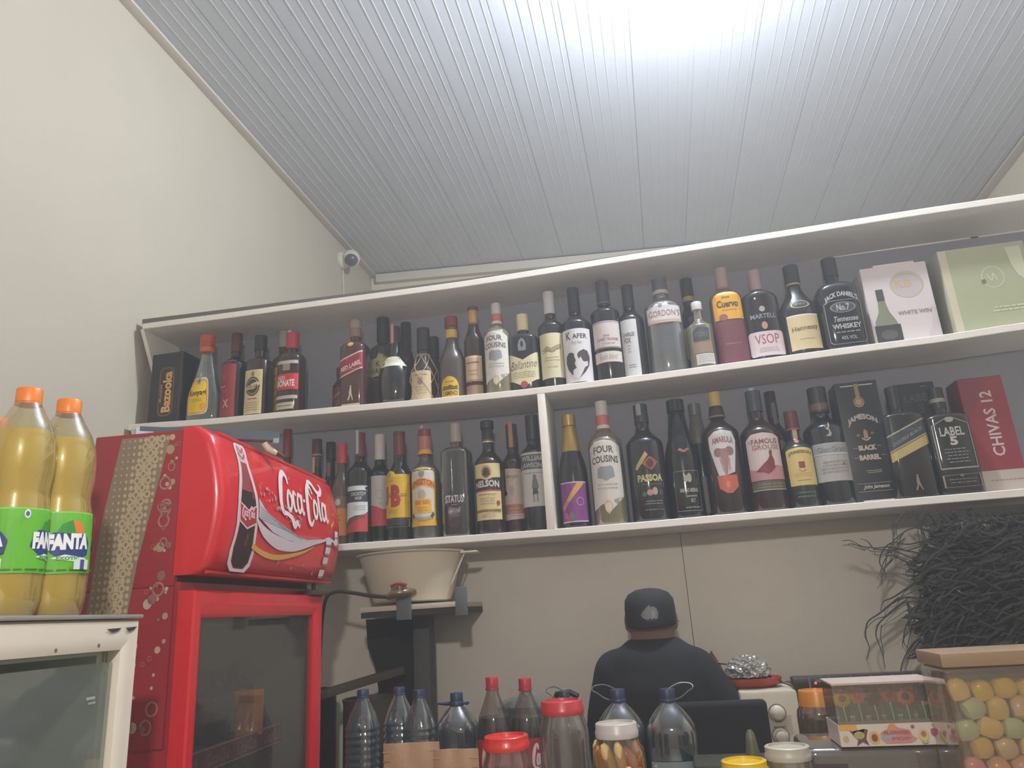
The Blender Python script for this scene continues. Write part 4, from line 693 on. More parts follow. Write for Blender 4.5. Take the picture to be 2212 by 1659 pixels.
els += [('p', bottle_outline(bx0, .045, BH*.04, BH*.90, .22), '#cfbcbe'), ('p', bottle_outline(bx0, .043, BH*.045, BH*.89, 0), '#8c3a42'), ('p', [q for q in bottle_outline(bx0, .041, BH*.05, BH*.88, 0) if q[1] < BH*.66], '#301a1c')]
els += [('p', [(bx0-.013, BH*.80), (bx0+.013, BH*.80), (bx0+.014, BH*.925), (bx0-.014, BH*.925)], '#c8a8aa'), ('s', [(bx0-.014, BH*.92), (bx0, BH*.88), (bx0+.014, BH*.92)], .006, '#a05058'), ('s', [(bx0-.014, BH*.87), (bx0, BH*.83), (bx0+.014, BH*.87)], .006, '#a05058'),
        ('s', [(bx0+.016, BH*.68), (bx0+.024, BH*.54)], .008, '#7a2a24'), ('s', [(bx0+.004, BH*.20), (bx0+.010, BH*.28)], .010, '#6c2620'),
        ('p', [(bx0-.040, BH*.50), (bx0, BH*.455), (bx0+.040, BH*.50), (bx0+.040, BH*.36), (bx0, BH*.315), (bx0-.037, BH*.36)], '#cdb4b6'), ('p', [(bx0-.038, BH*.487), (bx0, BH*.442), (bx0+.038, BH*.487), (bx0+.038, BH*.372), (bx0, BH*.328), (bx0-.035, BH*.372)], '#a82430')]
els += cola(bx0-.031, BH*.385, .0070, .0088, '#d9b8ba', .0105)
# pouring wave with droplets
els += [('p', [(.165, BH*.56), (.19, BH*.50), (.23, BH*.44), (.29, BH*.385), (.36, BH*.35), (.45, BH*.335), (.60, BH*.385), (.58, BH*.37), (.48, BH*.315), (.40, BH*.295), (.32, BH*.30), (.24, BH*.335), (.165, BH*.42)], '#b8b4b8')]
els += [('s', [(.17, BH*(.50-.018*i)), (.20+.02*i, BH*(.475-.02*i)), (.24+.035*i, BH*(.44-.022*i))], .0025, '#8f8a90') for i in range(6)]
els += [('s', [(.155, BH*.40), (.20, BH*.32), (.28, BH*.265), (.38, BH*.26), (.50, BH*.32), (.60, BH*.38)], [.005, .022, .030, .022, .008, .004], '#cbb9be'), ('s', [(.15, BH*.21), (.22, BH*.165), (.30, BH*.16), (.42, BH*.22), (.50, BH*.29)], [.010, .012, .012, .008, .002], '#d09a4a'),
        ('s', [(.55, BH*.35), (.60, BH*.385), (.66, BH*.36)], [.004, .01, .004], '#cbb9be'), ('s', [(.615, BH*.50), (.645, BH*.56)], [.012, .002], '#d0884a')]
rd = random.Random(5)
for i in range(70):
    x = rd.uniform(.17, .40); y = .60-(x-.17)*.85+rd.uniform(-.02, .10); els.append(('e', x, BH*y, .0018+rd.random()*.002, .0018+rd.random()*.002, '#b9888c'))
for i, (x, y, a) in enumerate([(.600, .36, .02), (.600, .28, .018), (.595, .19, .018), (.585, .08, .018), (.655, .37, .012), (.655, .44, .012)]):
    els += [('p', [(x-a, BH*(y-.03)), (x+a, BH*(y-.025)), (x+a*1.05, BH*(y+.03)), (x-a*.9, BH*(y+.03))], '#c9c3c4'), ('p', [(x-a*.8, BH*(y-.045)), (x+a*.8, BH*(y-.042)), (x+a, BH*(y-.022)), (x-a, BH*(y-.028))], '#8f6c70')]
for i, (x, y) in enumerate([(.3, .12), (.38, .09), (.45, .13), (.52, .07), (.42, .75), (.36, .82), (.55, .70), (.64, .62), (.28, .62), (.34, .66)]): els.append(('e', x, BH*y, .003, .0045, '#c2787c'))
els += cola(.265, BH*.46, .0385, .0385, '#e2cccd', .045)
decal('sign_graphics', els, smap, hd, step=.05, stepy=.006, lay=.00005, zl=lambda n, e: n+1 if n < 46 else 46+(n % 7)*.6)
# dotted ribbon on the side wing (faces the camera, x across, y up)
els = []
Wx0, Wx1, Z0s, Z1s = -.243, -.048, 1.33, 1.900
ww = Wx1-Wx0; hh = Z1s-Z0s
rib = [(.10, 0), (.45, 0), (.50, .25), (.60, .55), (.86, 1), (.30, 1), (.16, .7), (.10, .4)]
els.append(('p', [(Wx0+a*ww, b*hh) for a, b in rib], '#877663'))
def inrib(x, y):
    c = False; P = rib; j = len(P)-1
    for i in range(len(P)):
        if (P[i][1] > y) != (P[j][1] > y) and x < (P[j][0]-P[i][0])*(y-P[i][1])/(P[j][1]-P[i][1])+P[i][0]: c = not c
        j = i
    return c
for j in range(40):
    for i in range(18):
        x = .02+i*.062; y = (j+.5)/40
        if not inrib(x, y) or not inrib(x+.02, y) or not inrib(x-.02, y): continue
        cxr = .30+.34*y*y+.04*y; d = abs(x-cxr)
        if d < .10 and (i+j) % 2: els.append(('e', Wx0+x*ww, y*hh, .0075, .0085, '#b3a184')); els.append(('e', Wx0+x*ww, y*hh, .0035, .004, '#877663'))
        else: els.append(('e', Wx0+x*ww, y*hh, max(.0018, .0068-.022*d), max(.002, .0075-.022*d), '#b3a184'))
rd = random.Random(11)
for i in range(70):
    y = rd.random(); x = rd.uniform(.52+.36*y, .98); r = rd.choice([.003, .004, .006, .009])
    if x > .97-r*4: continue
    els.append(('e', Wx0+x*ww, y*hh, r, r*1.1, rd.choice(['#b3a184', '#8c5c58', '#a38c74']))) if i % 3 else els.append(('o', Wx0+x*ww, y*hh, r*1.4, r*1.6, '#a3706a', .7))
decal('dotted_ribbon', els, lambda x, y, h: Vector((x, -.0006-h, Z0s+y)), co, lay=.00012, zl=lambda n, e: 1 if n == 0 else (3 if e[-1] == '#877663' else 2))
# things inside the red cooler
ci = D0.copy()
def inco(x, y, z): return D0+O_*x+A_*y+Vector((0, 0, z))
def incopx(x, px, z):
    return min((inco(x, i*.004, z) for i in range(5, 165)), key=lambda q: abs(proj(q)[0]-px))
for k, (x, px_) in enumerate(((-.15, 462), (-.22, 512))):
    p = incopx(x, px_, 1.251); mkbottle('liquor_bottle', ['dark bottle standing at the near side inside the red cooler', 'second dark bottle inside the red cooler, beside the orange carton'][k], 'bottle', 'bottles inside the red cooler', p, .165, .042, mat('#1c1718', .15, coat=.3), sh=(.6, .8, 's'), caps=[(.85, 1, '#2a2020', 1.2)])
ob = boxo('juice_carton', -.03, -.025, 0, .03, .025, .105, mat('#f09a20', .5), None, .002, loc=incopx(-.125, 532, 1.251)); tag(ob, 'plain orange carton on the shelf inside the red cooler', 'carton')
# blue-grey lamp channel lying across the sign box and its plug
p0, p1 = PY(297, 931, 1.60), PY(601, 945, 1.75)
p0 = inco(-.33, .06, 1.94); p1 = inco(-.02, .40, 1.955)
p0 = PY(300, 937, 1.42); p1 = PY(598, 947, 1.62)
d = (p1-p0); L = d.length; ez = math.atan2(d.y, d.x); tilt = math.asin(d.z/L)
lb = empty('lamp_channel', p0, 'blue-grey metal lamp channel laid across the top of the red cooler sign', 'lamp housing'); lb.rotation_euler = (0, -tilt, ez)
bm = bmesh.new()
P = [(-.022, 0), (.022, 0), (.014, -.020), (-.014, -.020)]
a = [bm.verts.new((0, y, z+.012)) for y, z in P]; b = [bm.verts.new((L, y, z+.012)) for y, z in P]
bm.faces.new(a); bm.faces.new(b[::-1])
for i in range(4): bm.faces.new((a[i], a[(i+1) % 4], b[(i+1) % 4], b[i]))
fin('channel', bm, mat('#5d7383', .4, coat=.2), lb, smooth=False)
boxo('end_cap', -.008, -.018, -.008, .03, .018, .012, mat('#a9c3d2', .4), lb, .003)
boxo('end_cap', L-.012, -.016, -.016, L+.002, .016, .012, mat('#8fa6b0', .4), lb, .003)
bm = bmesh.new(); tube(bm, [(L-.03, 0, -.012), (L-.02, .0, -.026), (L+.0, .005, -.036)], [.008, .009, .006], 10); fin('plug', bm, mat('#d9cdb4', .5), lb)
bm = bmesh.new(); tube(bm, [(L-.0, .005, -.034), (L+.02, .01, -.044)], [.007, .004], 8); fin('plug_tip', bm, mat('#5a2c2c', .5), lb)
# brown cardboard box edge behind the sign box
bb = empty('cardboard_box', inco(-.39, .42, 1.6015), 'brown cardboard box on top of the red cooler behind its sign', 'box', None, PH)
boxo('box_body', -.12, -.2, 0, .12, .2, .305, mat('#a58f70', .8, noise=.06), bb, .002)
boxo('lid_flap', -.12, -.2, .306, .0, .2, .310, mat('#b09a7c', .8), bb)
# ================================================================== WHITE FRIDGE AND THE FANTA BOTTLES
PW = R(6.5); E0 = PY(302, 1338, 1.07); E0.z = 0
wf = empty('display_fridge', E0, 'white glass-door display fridge with chipped paint in the lower left corner', 'fridge', None, PW)
WH = mat('#ddd3c6', .4, noise=.03); WT = 1.528
WL = .95
bm = bmesh.new()
bx(bm, -.56, -WL, 0, -.03, -WL+.03, WT, 0); bx(bm, -.56, -.03, 0, -.03, 0, WT, 0, .003); bx(bm, -.56, -WL, 0, -.53, 0, WT); bx(bm, -.53, -WL+.03, WT-.04, -.03, -.03, WT, 0); bx(bm, -.53, -WL+.03, 0, -.03, -.03, .1)
fin('cabinet', bm, mat('#d3c9bc', .45), wf, smooth=False)
bm = bmesh.new(); bx(bm, -.57, -WL-.0, WT, .004, .004, WT+.006, 0, .002); fin('top_panel', bm, mat('#8f8a84', .5), wf)
fr = frame(wf, -WL, 0, .1, WT-.001, -.028, 0, .031, .043, WH, lip=.008)
decal('chipped_paint', [('p', [(-.085, WT-.014), (-.07, WT-.019), (-.055, WT-.017), (-.048, WT-.013)], '#3a3638'), ('p', [(-.038, WT-.013), (-.028, WT-.019), (-.015, WT-.016), (-.008, WT-.012)], '#35313a'), ('e', -.1, WT-.036, .003, .003, '#6c6458'), ('e', -.19, WT-.038, .003, .003, '#6c6458')], lambda x, y, h: Vector((.0012+h, x, y)), fr)
bm = bmesh.new(); bx(bm, -.022, -WL+.036, .15, -.016, -.036, WT-.06); fin('door_glass', bm, clear('#d6dcd6', .06, .12, edge=.28), fr, smooth=False)
bm = bmesh.new(); bx(bm, -.52, -WL+.032, .1, -.515, -.032, WT-.045); bx(bm, -.515, -.045, .1, -.035, -.032, WT-.045); bx(bm, -.515, -WL+.04, WT-.05, -.035, -.045, WT-.045)
fin('inner_liner', bm, mat('#c4cbc2', .5), wf, smooth=False)
boxo('wire_shelf', -.5, -WL+.05, 1.10, -.08, -.06, 1.108, mat('#8a8a86', .5), wf)
decal('small_sticker', [('r', -.09, 1.42, -.07, 1.424, '#9aa0a0'), ('r', -.085, 1.414, -.068, 1.417, '#8a9090')], lambda x, y, h: Vector((-.0155+h, x, y)), fr)
bm = bmesh.new(); bx(bm, -.075, -.10, 0, .075, .10, .26, 0, .006); o = fin('reflection_block', bm, mat('#3a3c3c', .5), loc=E0+Vector((-.28, -.25, 1.108))); tag(o, 'dark grey box standing inside the white display fridge', 'box')  # dark block added in place of the dark reflection in the door glass
def fanta(x, y, rz, label, lean):
    Hh, Rb = .345, .054
    P = [(.030, .004), (.040, .0), (.047, .006), (.052, .03), (.0535, .06), (.0535, .145), (.0525, .16), (.049, .175), (.0485, .185), (.0525, .21), (.0535, .235), (.051, .262), (.043, .285), (.030, .305), (.0185, .318), (.0145, .325), (.0142, .340)]
    P = [(a*.86 if b < .31 else a*1.08, b*Hh/.345) for a, b in P]; Rb *= .86
    LF = lambda t: [('r', -1, 0, 1, 1, '#5fae2b'), ('r', -1, .97, 1, 1, '#7cc24a')]+t
    logo = lambda o: [('p', [(o-.20, .44), (o-.16, .60), (o-.12, .66), (o+.24, .62), (o+.30, .5), (o+.28, .30), (o+.12, .22), (o-.10, .28), (o-.20, .40)], '#243a78'), ('p', [(o-.09, .66), (o-.05, .78), (o+.06, .86), (o+.10, .66)], '#2f8a3c'), ('p', [(o+.06, .86), (o+.16, .83), (o+.21, .64), (o+.10, .66)], '#d9742c'), ('p', [(o-.14, .24), (o+.24, .16), (o+.26, .24), (o+.0, .30)], '#d8e2d0'), ('t', 'FANTA', o-.18, .38, o+.27, .64, '#e6e6e6', {'b': .07, 'sl': .03}), ('t', 'EXOTIC', o-.08, .21, o+.16, .27, '#3f9a4a', {'b': .05}), ('l', o-.5, .02, o+.3, .09, 1, '#3c6c2c'), ('e', o-.26, .90, .03, .07, '#dcdcdc'), ('e', o-.26, .90, .018, .04, '#3a5a9c'),
          ('r', o-.62, .06, o-.44, .22, '#cfd2cc'), ('r', o-.55, .06, o-.50, .22, '#3a4a8c')]
    o = mkbottle('soft_drink_bottle', label, 'bottle', 'yellow soft drink bottles on the white fridge', (x, y, WT+.0065), Hh, Rb, clear('#eee8cc', .07, .05), prof=P, rn=.0153,
        caps=[(.925, .935, '#cf6a22', 1.22, .4), (.935, 1.0, '#dd7a2a', 1.18, .4)], labels=[(.185, .455, 5.9, LF(logo(0)+logo(.71)+logo(-.71)))], rz=rz, liquid=(mat('#c4ac34', .3), .80), seg=40, lean=lean)
    return o
def onfridge(pxb, pxt, Y):
    p = PY(pxb, 1338, Y); return p.x, p.y
x, y = onfridge(108, 148, 1.02); fanta(x, y, R(56), 'yellow soft drink bottle with green wrapper standing nearest the red cooler', R(-1.5))
x, y = onfridge(4, 52, .95); fanta(x, y, R(108), 'yellow soft drink bottle in the middle of the three on the white fridge', R(-1.5))
x, y = onfridge(-62, 5, 1.06); fanta(x, y, R(20), 'yellow soft drink bottle cut off by the left edge of the photo', R(-1))
# ================================================================== THE TWO BULBS
def bulb(loc, power, col, zc, label):
    o = empty('ceiling_light', loc, label, 'lamp'); r = .045
    m = bpy.data.materials.new('bulb_glow'); m.use_nodes = True; bs = m.node_tree.nodes['Principled BSDF']
    bs.inputs['Base Color'].default_value = (.8, .8, .8, 1); bs.inputs['Emission Color'].default_value = (*col, 1)
    bs.inputs['Emission Strength'].default_value = power/(math.pi*4*math.pi*r*r)
    bm = bmesh.new(); bmesh.ops.create_uvsphere(bm, u_segments=20, v_segments=12, radius=r); fin('bulb', bm, m, o)
    bm = bmesh.new(); lathe(bm, [(.020, r*.8), (.022, r+.03), (.016, r+.05)], seg=16); fin('lamp_holder', bm, mat('#d8d8d4', .4), o)
    bm = bmesh.new(); tube(bm, [(0, 0, r+.045), (0, 0, zc-loc[2])], .004, 6); fin('cord', bm, mat('#d0d0cc', .5), o)
bulb(LAMP, LAMP_POWER, LAMP_COL, ZC-.003, 'glaring white bulb under the ribbed ceiling above the shelves')
bulb(LAMP2, LAMP2_POWER, LAMP2_COL, ZC-.003, 'warm hanging bulb over the customer side behind the camera')
# ================================================================== TUB ON ITS WALL BRACKET
def X_(px, py, Y): return PY(px, py, Y).x
def Z_(px, py, Y): return PY(px, py, Y).z
yT = 2.47
cx = (X_(783, 1200, yT)+X_(1000, 1210, yT))/2; zt = 1.715; zb = 1.556
tb = empty('water_tub', (cx, yT, zb), 'round cream plastic tub with brass tap standing on the bracket under the shelf', 'tub')
TUB = mat('#cfc3ae', .5, noise=.05)
bm = bmesh.new(); rt, rb = (X_(1000, 1210, yT)-X_(783, 1200, yT))/2*1.0, .128; h = zt-zb
lathe(bm, [(rb*.9, .0), (rb, .004), (rb*1.10, h*.25), (rb*1.22, h*.6), (rt*.985, h*.95), (rt+.006, h*.97), (rt+.008, h), (rt-.006, h), (rt*.97, h*.94), (rb*1.18, h*.5), (rb*.95, .012)], seg=48, cap=True); fin('tub_shell', bm, TUB, tb)
bm = bmesh.new(); bx(bm, rt-.004, -.03, h-.012, rt+.055, .03, h-.006, 0, .002); tube(bm, [(rt+.012, -.02, h-.01), (rt-.012, -.03, h*.6), (rt-.035, -.03, h*.3)], .0028, 6); fin('lug', bm, TUB, tb)
tp = PY(855, 1283, yT-rb*1.15-.03)
bm = bmesh.new(); q = Vector((tp.x-cx, tp.y-yT, tp.z-zb))
tube(bm, [q+Vector((.045, .045, .004)), q+Vector((.03, .01, .003)), q+Vector((.01, 0, .002)), q+Vector((-.012, 0, -.003)), q+Vector((-.028, 0, -.008))], [.010, .012, .014, .012, .009], 12)
lathe(bm, [(.010, 0), (.010, .016)], seg=12, M=Matrix.Translation(q+Vector((.012, 0, .008)))); fin('tap', bm, mat('#7d6650', .3, metal=.5), tb)
bm = bmesh.new(); tube(bm, [q+Vector((-.016, 0, .024)), q+Vector((0, 0, .030)), q+Vector((.02, 0, .029)), q+Vector((.034, 0, .024))], [.0055, .0045, .005, .006], 8); fin('tap_handle', bm, mat('#8f3238', .4), tb)
pts = [tp+Vector((-.026, 0, -.008)), PY(800, 1287, 2.30), PY(765, 1281, 2.30), PY(728, 1278, 2.32), PY(706, 1290, 2.35), PY(697, 1330, 2.38), PY(692, 1400, 2.42), PY(688, 1500, 2.45)]
bm = bmesh.new(); tube(bm, spline(pts, 6), .006, 8); tag(fin('hose', bm, mat('#2b292b', .4)), 'black rubber hose running from the tub tap down behind the red cooler', 'hose')
xl, xr = X_(783, 1318, 2.36), X_(988, 1310, 2.36)
wb = empty('wall_bracket', ((xl+xr)/2, YP, 1.548), 'pale wall-mounted plank with grey upright plates carrying the tub', 'shelf')
hw = (xr-xl)/2; bm = bmesh.new(); bx(bm, -hw, -.36, -.016, hw, -.001, 0, 0, .002); fin('plank', bm, mat('#cbbfae', .5), wb)
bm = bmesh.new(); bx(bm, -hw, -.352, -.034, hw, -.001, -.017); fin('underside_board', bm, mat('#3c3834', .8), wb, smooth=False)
GM = mat('#62676a', .6)
for p0, p1, py0, py1 in ((858, 889, 1275, 1340), (985, 1010, 1268, 1330)):
    y = 2.335; a = X_(p0, 1300, y)-wb.location.x; b = X_(p1, 1300, y)-wb.location.x
    boxo('upright_plate', a, y-YP-.010, Z_(p0, py1, y)-1.548, b, y-YP, Z_(p0, py0, y)-1.548, GM, wb, .001)
a = X_(893, 1400, 2.50); b = X_(928, 1400, 2.50)
pn = boxo('support_post', a, 2.50, .95, b, 2.56, 1.512, mat('#4d4d4e', .7), None, .002); tag(pn, 'dark grey upright post under the tub bracket', 'post')
# ================================================================== BACK COUNTER, POTS, APPLIANCE
bc = empty('kitchen_counter', (-1.2, 2.40, 0), 'dark kitchen counter against the wall beneath the tub', 'counter')
boxo('counter_top', -.75, -.16, .90, .86, .297, .94, mat('#6c5f52', .6), bc, .004); boxo('base_cabinet', -.74, -.12, 0, .84, .295, .90, mat('#3c322c', .7), bc)
def pot(name, label, x, y, z, r, h, m, lid=None, handle=None):
    o = empty(name, (x, y, z), label, 'pot')
    bm = bmesh.new(); lathe(bm, [(r*.93, 0), (r, .01), (r, h*.96), (r+.004, h), (r-.004, h), (r-.004, .012)], seg=40); fin('pot_body', bm, m, o)
    if lid:
        bm = bmesh.new(); lathe(bm, [(r+.003, h), (r+.004, h+.006), (r*.8, h+.020), (r*.35, h+.032), (.02, h+.035), (.012, h+.040), (.016, h+.052), (.006, h+.057)], seg=40); fin('lid', bm, lid, o)
    if handle:
        bm = bmesh.new(); tube(bm, handle, .009, 8); fin('handle', bm, mat('#1e1d1e', .4), o)
    return o
p = PY(650, 1580, 2.42); pot('cooking_pot', 'large dark cooking pot in the shadows right of the red cooler', p.x-.01, 2.42, .941, .12, .36, mat('#3a2e2a', .3, metal=.3))
p = PY(815, 1560, 2.46); o = pot('cooking_pot', 'dull brown metal drum behind the water bottles beneath the tub', p.x, 2.44, .941, .10, .33, mat('#5d5144', .35, metal=.4))
# leaning wooden beam
P0, P1 = PY(690, 1502, 2.32), PY(868, 1447, 2.52)
bm = bmesh.new(); dd = (P1-P0); n_ = 1
for s_ in (0,):
    q = dd.to_track_quat('X', 'Z').to_matrix().to_4x4(); M = Matrix.Translation(P0)@q; bx(bm, 0, -.02, -.012, dd.length, .02, .012, 0, .002, M)
tag(fin('wooden_bar', bm, mat('#4f4037', .7, noise=.1)), 'brown wooden bar propped across the corner beneath the tub', 'bar')
p = PY(1112, 1500, 2.30)
o = pot('lidded_pan', 'steel pan with domed lid and black handle behind the cola bottles', p.x+.01, 2.44, .941, .092, p.z-.941-.048, mat('#8d8d8a', .3, metal=.7), lid=mat('#a7aaa8', .2, metal=.8), handle=[(.085, -.03, p.z-.985), (.10, -.04, p.z-.955), (.14, -.05, p.z-.950), (.165, -.055, p.z-.962)])
o.location.z = .9405
bc2 = empty('kitchen_counter', (.15, 2.40, 0), 'low worktop against the wall right of the person', 'counter')
boxo('counter_top', .0, -.16, .86, 1.9, .297, .90, mat('#7d7468', .6), bc2, .004); boxo('base_cabinet', .02, -.12, 0, 1.88, .295, .86, mat('#57504a', .7), bc2)
# white appliance with two knobs
ya = 2.34; xa0 = X_(1600, 1520, ya); xa1 = X_(1722, 1500, ya); za = Z_(1640, 1494, ya)
ap = empty('microwave_oven', (xa0, ya, .901), 'off-white kitchen appliance with round control knobs, right of the person', 'oven')
APM = mat('#c4b9a8', .45, noise=.04); wA = xa1-xa0
boxo('casing', 0, 0, 0, wA, .32, za-.901, APM, ap, .008)
kx = X_(1682, 1560, ya)-xa0
for k, py in enumerate((1540, 1590)):
    bm = bmesh.new(); lathe(bm, [(.021, 0), (.021, .006), (.016, .010), (.015, .022), (.012, .024)], seg=24, M=Matrix.Translation((kx, 0, Z_(1682, py, ya)-.901))@Matrix.Rotation(R(90), 4, 'X')); kn = fin('control_knob', bm, APM, ap)
    bm = bmesh.new(); lathe(bm, [(.024, 0), (.024, .003)], seg=24, M=Matrix.Translation((kx, 0, Z_(1682, py, ya)-.901))@Matrix.Rotation(R(90), 4, 'X')); fin('knob_ring', bm, mat('#6f665c', .5), kn)
decal('panel_print', [('r', kx-.035, .235, kx+.035, .285, '#b3a897'), ('l', kx-.018, .25, kx+.018, .262, 1, '#6a6058'), ('l', kx-.022, .03, kx+.022, .038, 1, '#6a6058')], lambda x, y, h: Vector((x, -.0008-h, y)), ap)
# red tray with cling-wrapped food
zt_ = za; tx0, tx1 = X_(1562, 1490, 2.40), X_(1695, 1478, 2.40)
tr = empty('serving_tray', ((tx0+tx1)/2, 2.46, za+.001), 'red plastic tray on top of the white appliance', 'tray')
hw = (tx1-tx0)/2; bm = bmesh.new(); lathe(bm, [(hw*.72, 0), (hw*.95, .010), (hw*1.02, .026), (hw*1.0, .027), (hw*.92, .012), (hw*.7, .004)], n=3, dy=.62, seg=40); fin('tray_dish', bm, mat('#a5402c', .4), tr)
rd = random.Random(4); bm = bmesh.new(); bmesh.ops.create_icosphere(bm, subdivisions=5, radius=1)
for v in bm.verts:
    c = v.co.copy(); k = 1+.10*math.sin(c.x*9+c.y*7)*math.cos(c.z*11+c.x*5)+rd.uniform(-.05, .05); v.co = Vector((c.x*hw*.72*k, c.y*.075*k, max(c.z, -.2)*.046*k+.028))
fw = fin('wrapped_food', bm, mat('#b5b3b0', .12, metal=.6, noise=.4, scale=40), smooth=False, loc=tr.location+Vector((-.005, 0, .014))); tag(fw, 'heap of food wrapped in crinkled shiny cling film on the red tray', 'food')
pts = [PY(1548, 1432, 2.5), PY(1590, 1438, 2.5), PY(1640, 1452, 2.48), PY(1672, 1466, 2.45), PY(1715, 1482, 2.42)]
bm = bmesh.new(); tube(bm, spline(pts, 6), .003, 6); tag(fin('cable', bm, mat('#2c2a2a', .5)), 'thin black cable looping over the wrapped tray', 'cable')
# pinkish bag edge just behind the shoulder
p = PY(1543, 1450, 2.62); bm = bmesh.new(); bmesh.ops.create_icosphere(bm, subdivisions=3, radius=1)
for v in bm.verts: c = v.co; k = 1+.15*math.sin(c.z*8+c.x*6); v.co = Vector((c.x*.028*k, c.y*.03, c.z*.075*k))
bg = fin('plastic_bag', bm, mat('#8c4a48', .3, noise=.4, scale=30), loc=(p.x, 2.665, p.z-.025)); tag(bg, 'small pinkish plastic bag on the wall beside the person\'s shoulder', 'bag')
# black electronics strip with a red light, on a carton
ye = 2.36; e0, e1 = PY(1716, 1492, ye), PY(2005, 1470, ye)
bxo = boxo('storage_box', 0, 0, 0, e1.x-e0.x+.02, .26, e0.z-.901, mat('#6b6052', .8, noise=.06), None, .003, loc=(e0.x-.005, ye+.01, .901)); tag(bxo, 'brownish storage box beneath the black electronic unit', 'box')
ez0 = e0.z; ez1 = Z_(1716, 1464, ye)
eu = empty('stereo_unit', (e0.x, ye, ez0+.0005), 'flat black electronic unit with sockets and a red light by the wall', 'electronics')
wE = e1.x-e0.x; hE = ez1-ez0
boxo('casing', 0, 0, 0, wE, .05, hE, mat('#2e2e30', .4), eu, .003)
decal('front_marks', [('r', wE*(.12+.155*k), hE*.05, wE*(.13+.155*k), hE*.95, '#77787a') for k in range(6)]+[('r', wE*(.17+.155*k), hE*.55, wE*(.24+.155*k), hE*.8, '#6c6c6e') for k in range(5)], lambda x, y, h: Vector((x, -.0008-h, y)), eu)
bm = bmesh.new(); bmesh.ops.create_uvsphere(bm, u_segments=12, v_segments=8, radius=.0035)
for v in bm.verts: v.co += Vector((wE*.17, -.001, hE*.5))
fin('red_light', bm, mat('#e0402c', .4, emis=2.5), eu)
# ================================================================== THE PERSON
def skinmesh(name, verts, edges, radii, m, parent=None, sub=2, root=0, extra=None):
    me = bpy.data.meshes.new(name); me.from_pydata([tuple(v) for v in verts], edges, []); o = link(name, me, parent)
    md = o.modifiers.new('skin', 'SKIN'); md.use_smooth_shade = True
    for i, r in enumerate(radii):
        sv = me.skin_vertices[0].data[i]; sv.radius = r if isinstance(r, tuple) else (r, r); sv.use_root = (i == root)
    s2 = o.modifiers.new('sub', 'SUBSURF'); s2.levels = s2.render_levels = sub
    me.materials.append(m); return o
def blob(sections, n=28, power=2.3):
    """closed loft through (cx,cy,z,rx,ry)"""
    bm = bmesh.new(); rings = []
    for cx_, cy_, z, rx, ry in sections:
        rg = []
        for i in range(n):
            a = 2*math.pi*i/n; c, s = math.cos(a), math.sin(a); k = (abs(c)**power+abs(s)**power)**(-1/power); rg.append(bm.verts.new((cx_+rx*c*k, cy_+ry*s*k, z)))
        rings.append(rg)
    for a, b in zip(rings, rings[1:]):
        for i in range(n): bm.faces.new((a[i], a[(i+1) % n], b[(i+1) % n], b[i]))
    bm.faces.new(rings[0][::-1]); bm.faces.new(rings[-1]); return bm
def limb(pts, radii, n=16):
    bm = bmesh.new(); P = spline(pts, 6); m = len(P); rr = []
    for i in range(m):
        q = i/(m-1)*(len(radii)-1); k = min(int(q), len(radii)-2); rr.append(radii[k]*(1-(q-k))+radii[k+1]*(q-k))
    tube(bm, P, rr, n)
    for c, r in ((P[0], rr[0]), (P[-1], rr[-1])):
        b = bmesh.new(); bmesh.ops.create_uvsphere(b, u_segments=16, v_segments=10, radius=r); add(bm, b, 0, Matrix.Translation(c))
    return bm
def union(name, bms, m, parent, vox=.008, smooth=6):
    bm = bmesh.new()
    for b in bms: add(bm, b, 0)
    bmesh.ops.recalc_face_normals(bm, faces=bm.faces)
    me = bpy.data.meshes.new(name); bm.to_mesh(me); bm.free(); o = bpy.data.objects.new(name, me); COL.objects.link(o)
    r = o.modifiers.new('r', 'REMESH'); r.mode = 'VOXEL'; r.voxel_size = vox; r.use_smooth_shade = True
    s_ = o.modifiers.new('s', 'SMOOTH'); s_.factor = .5; s_.iterations = smooth
    dg = bpy.context.evaluated_depsgraph_get(); me2 = bpy.data.meshes.new_from_object(o.evaluated_get(dg)); bpy.data.objects.remove(o)
    for p in me2.polygons: p.use_smooth = True
    me2.materials.clear(); me2.materials.append(m); return link(name, me2, parent)
YPn = 2.42
hx = X_(1405, 1330, YPn)
ztop = Z_(1405, 1270, YPn); znk = Z_(1408, 1383, YPn)
pe = empty('person', (hx, YPn, 0), 'person seen from behind in black long-sleeved top and black cap, standing at the wall', 'person')
SK = mat('#7d5f52', .55, noise=.05); BT = mat('#151518', .9, noise=.15, scale=60); CPm = mat('#1d1e21', .85, noise=.1, scale=80)
hh_ = ztop-znk
zh = lambda t: znk+hh_*t
# head: faces the wall (+y); widths from the photo
hb = [(0, .01, znk-.10, .060, .055), (0, .008, znk-.03, .064, .060), (0, .008, zh(.05), .066, .066), (0, .012, zh(.18), .066, .078), (0, .014, zh(.35), .070, .088), (0, .012, zh(.55), .0725, .092), (0, .010, zh(.74), .070, .090), (0, .008, zh(.88), .058, .074), (0, .006, zh(.97), .032, .042)]
face = []
b = bmesh.new(); bmesh.ops.create_uvsphere(b, u_segments=12, v_segments=8, radius=1)
for v in b.verts: v.co = Vector((v.co.x*.012, .108+v.co.y*.016, zh(.30)+v.co.z*.020))
face.append(b)
for s_ in (-1, 1):
    b = bmesh.new(); bmesh.ops.create_uvsphere(b, u_segments=12, v_segments=8, radius=1)
    for v in b.verts: v.co = Vector((s_*.074+v.co.x*.008, .004+v.co.y*.018, zh(.36)+v.co.z*.028))
    face.append(b)
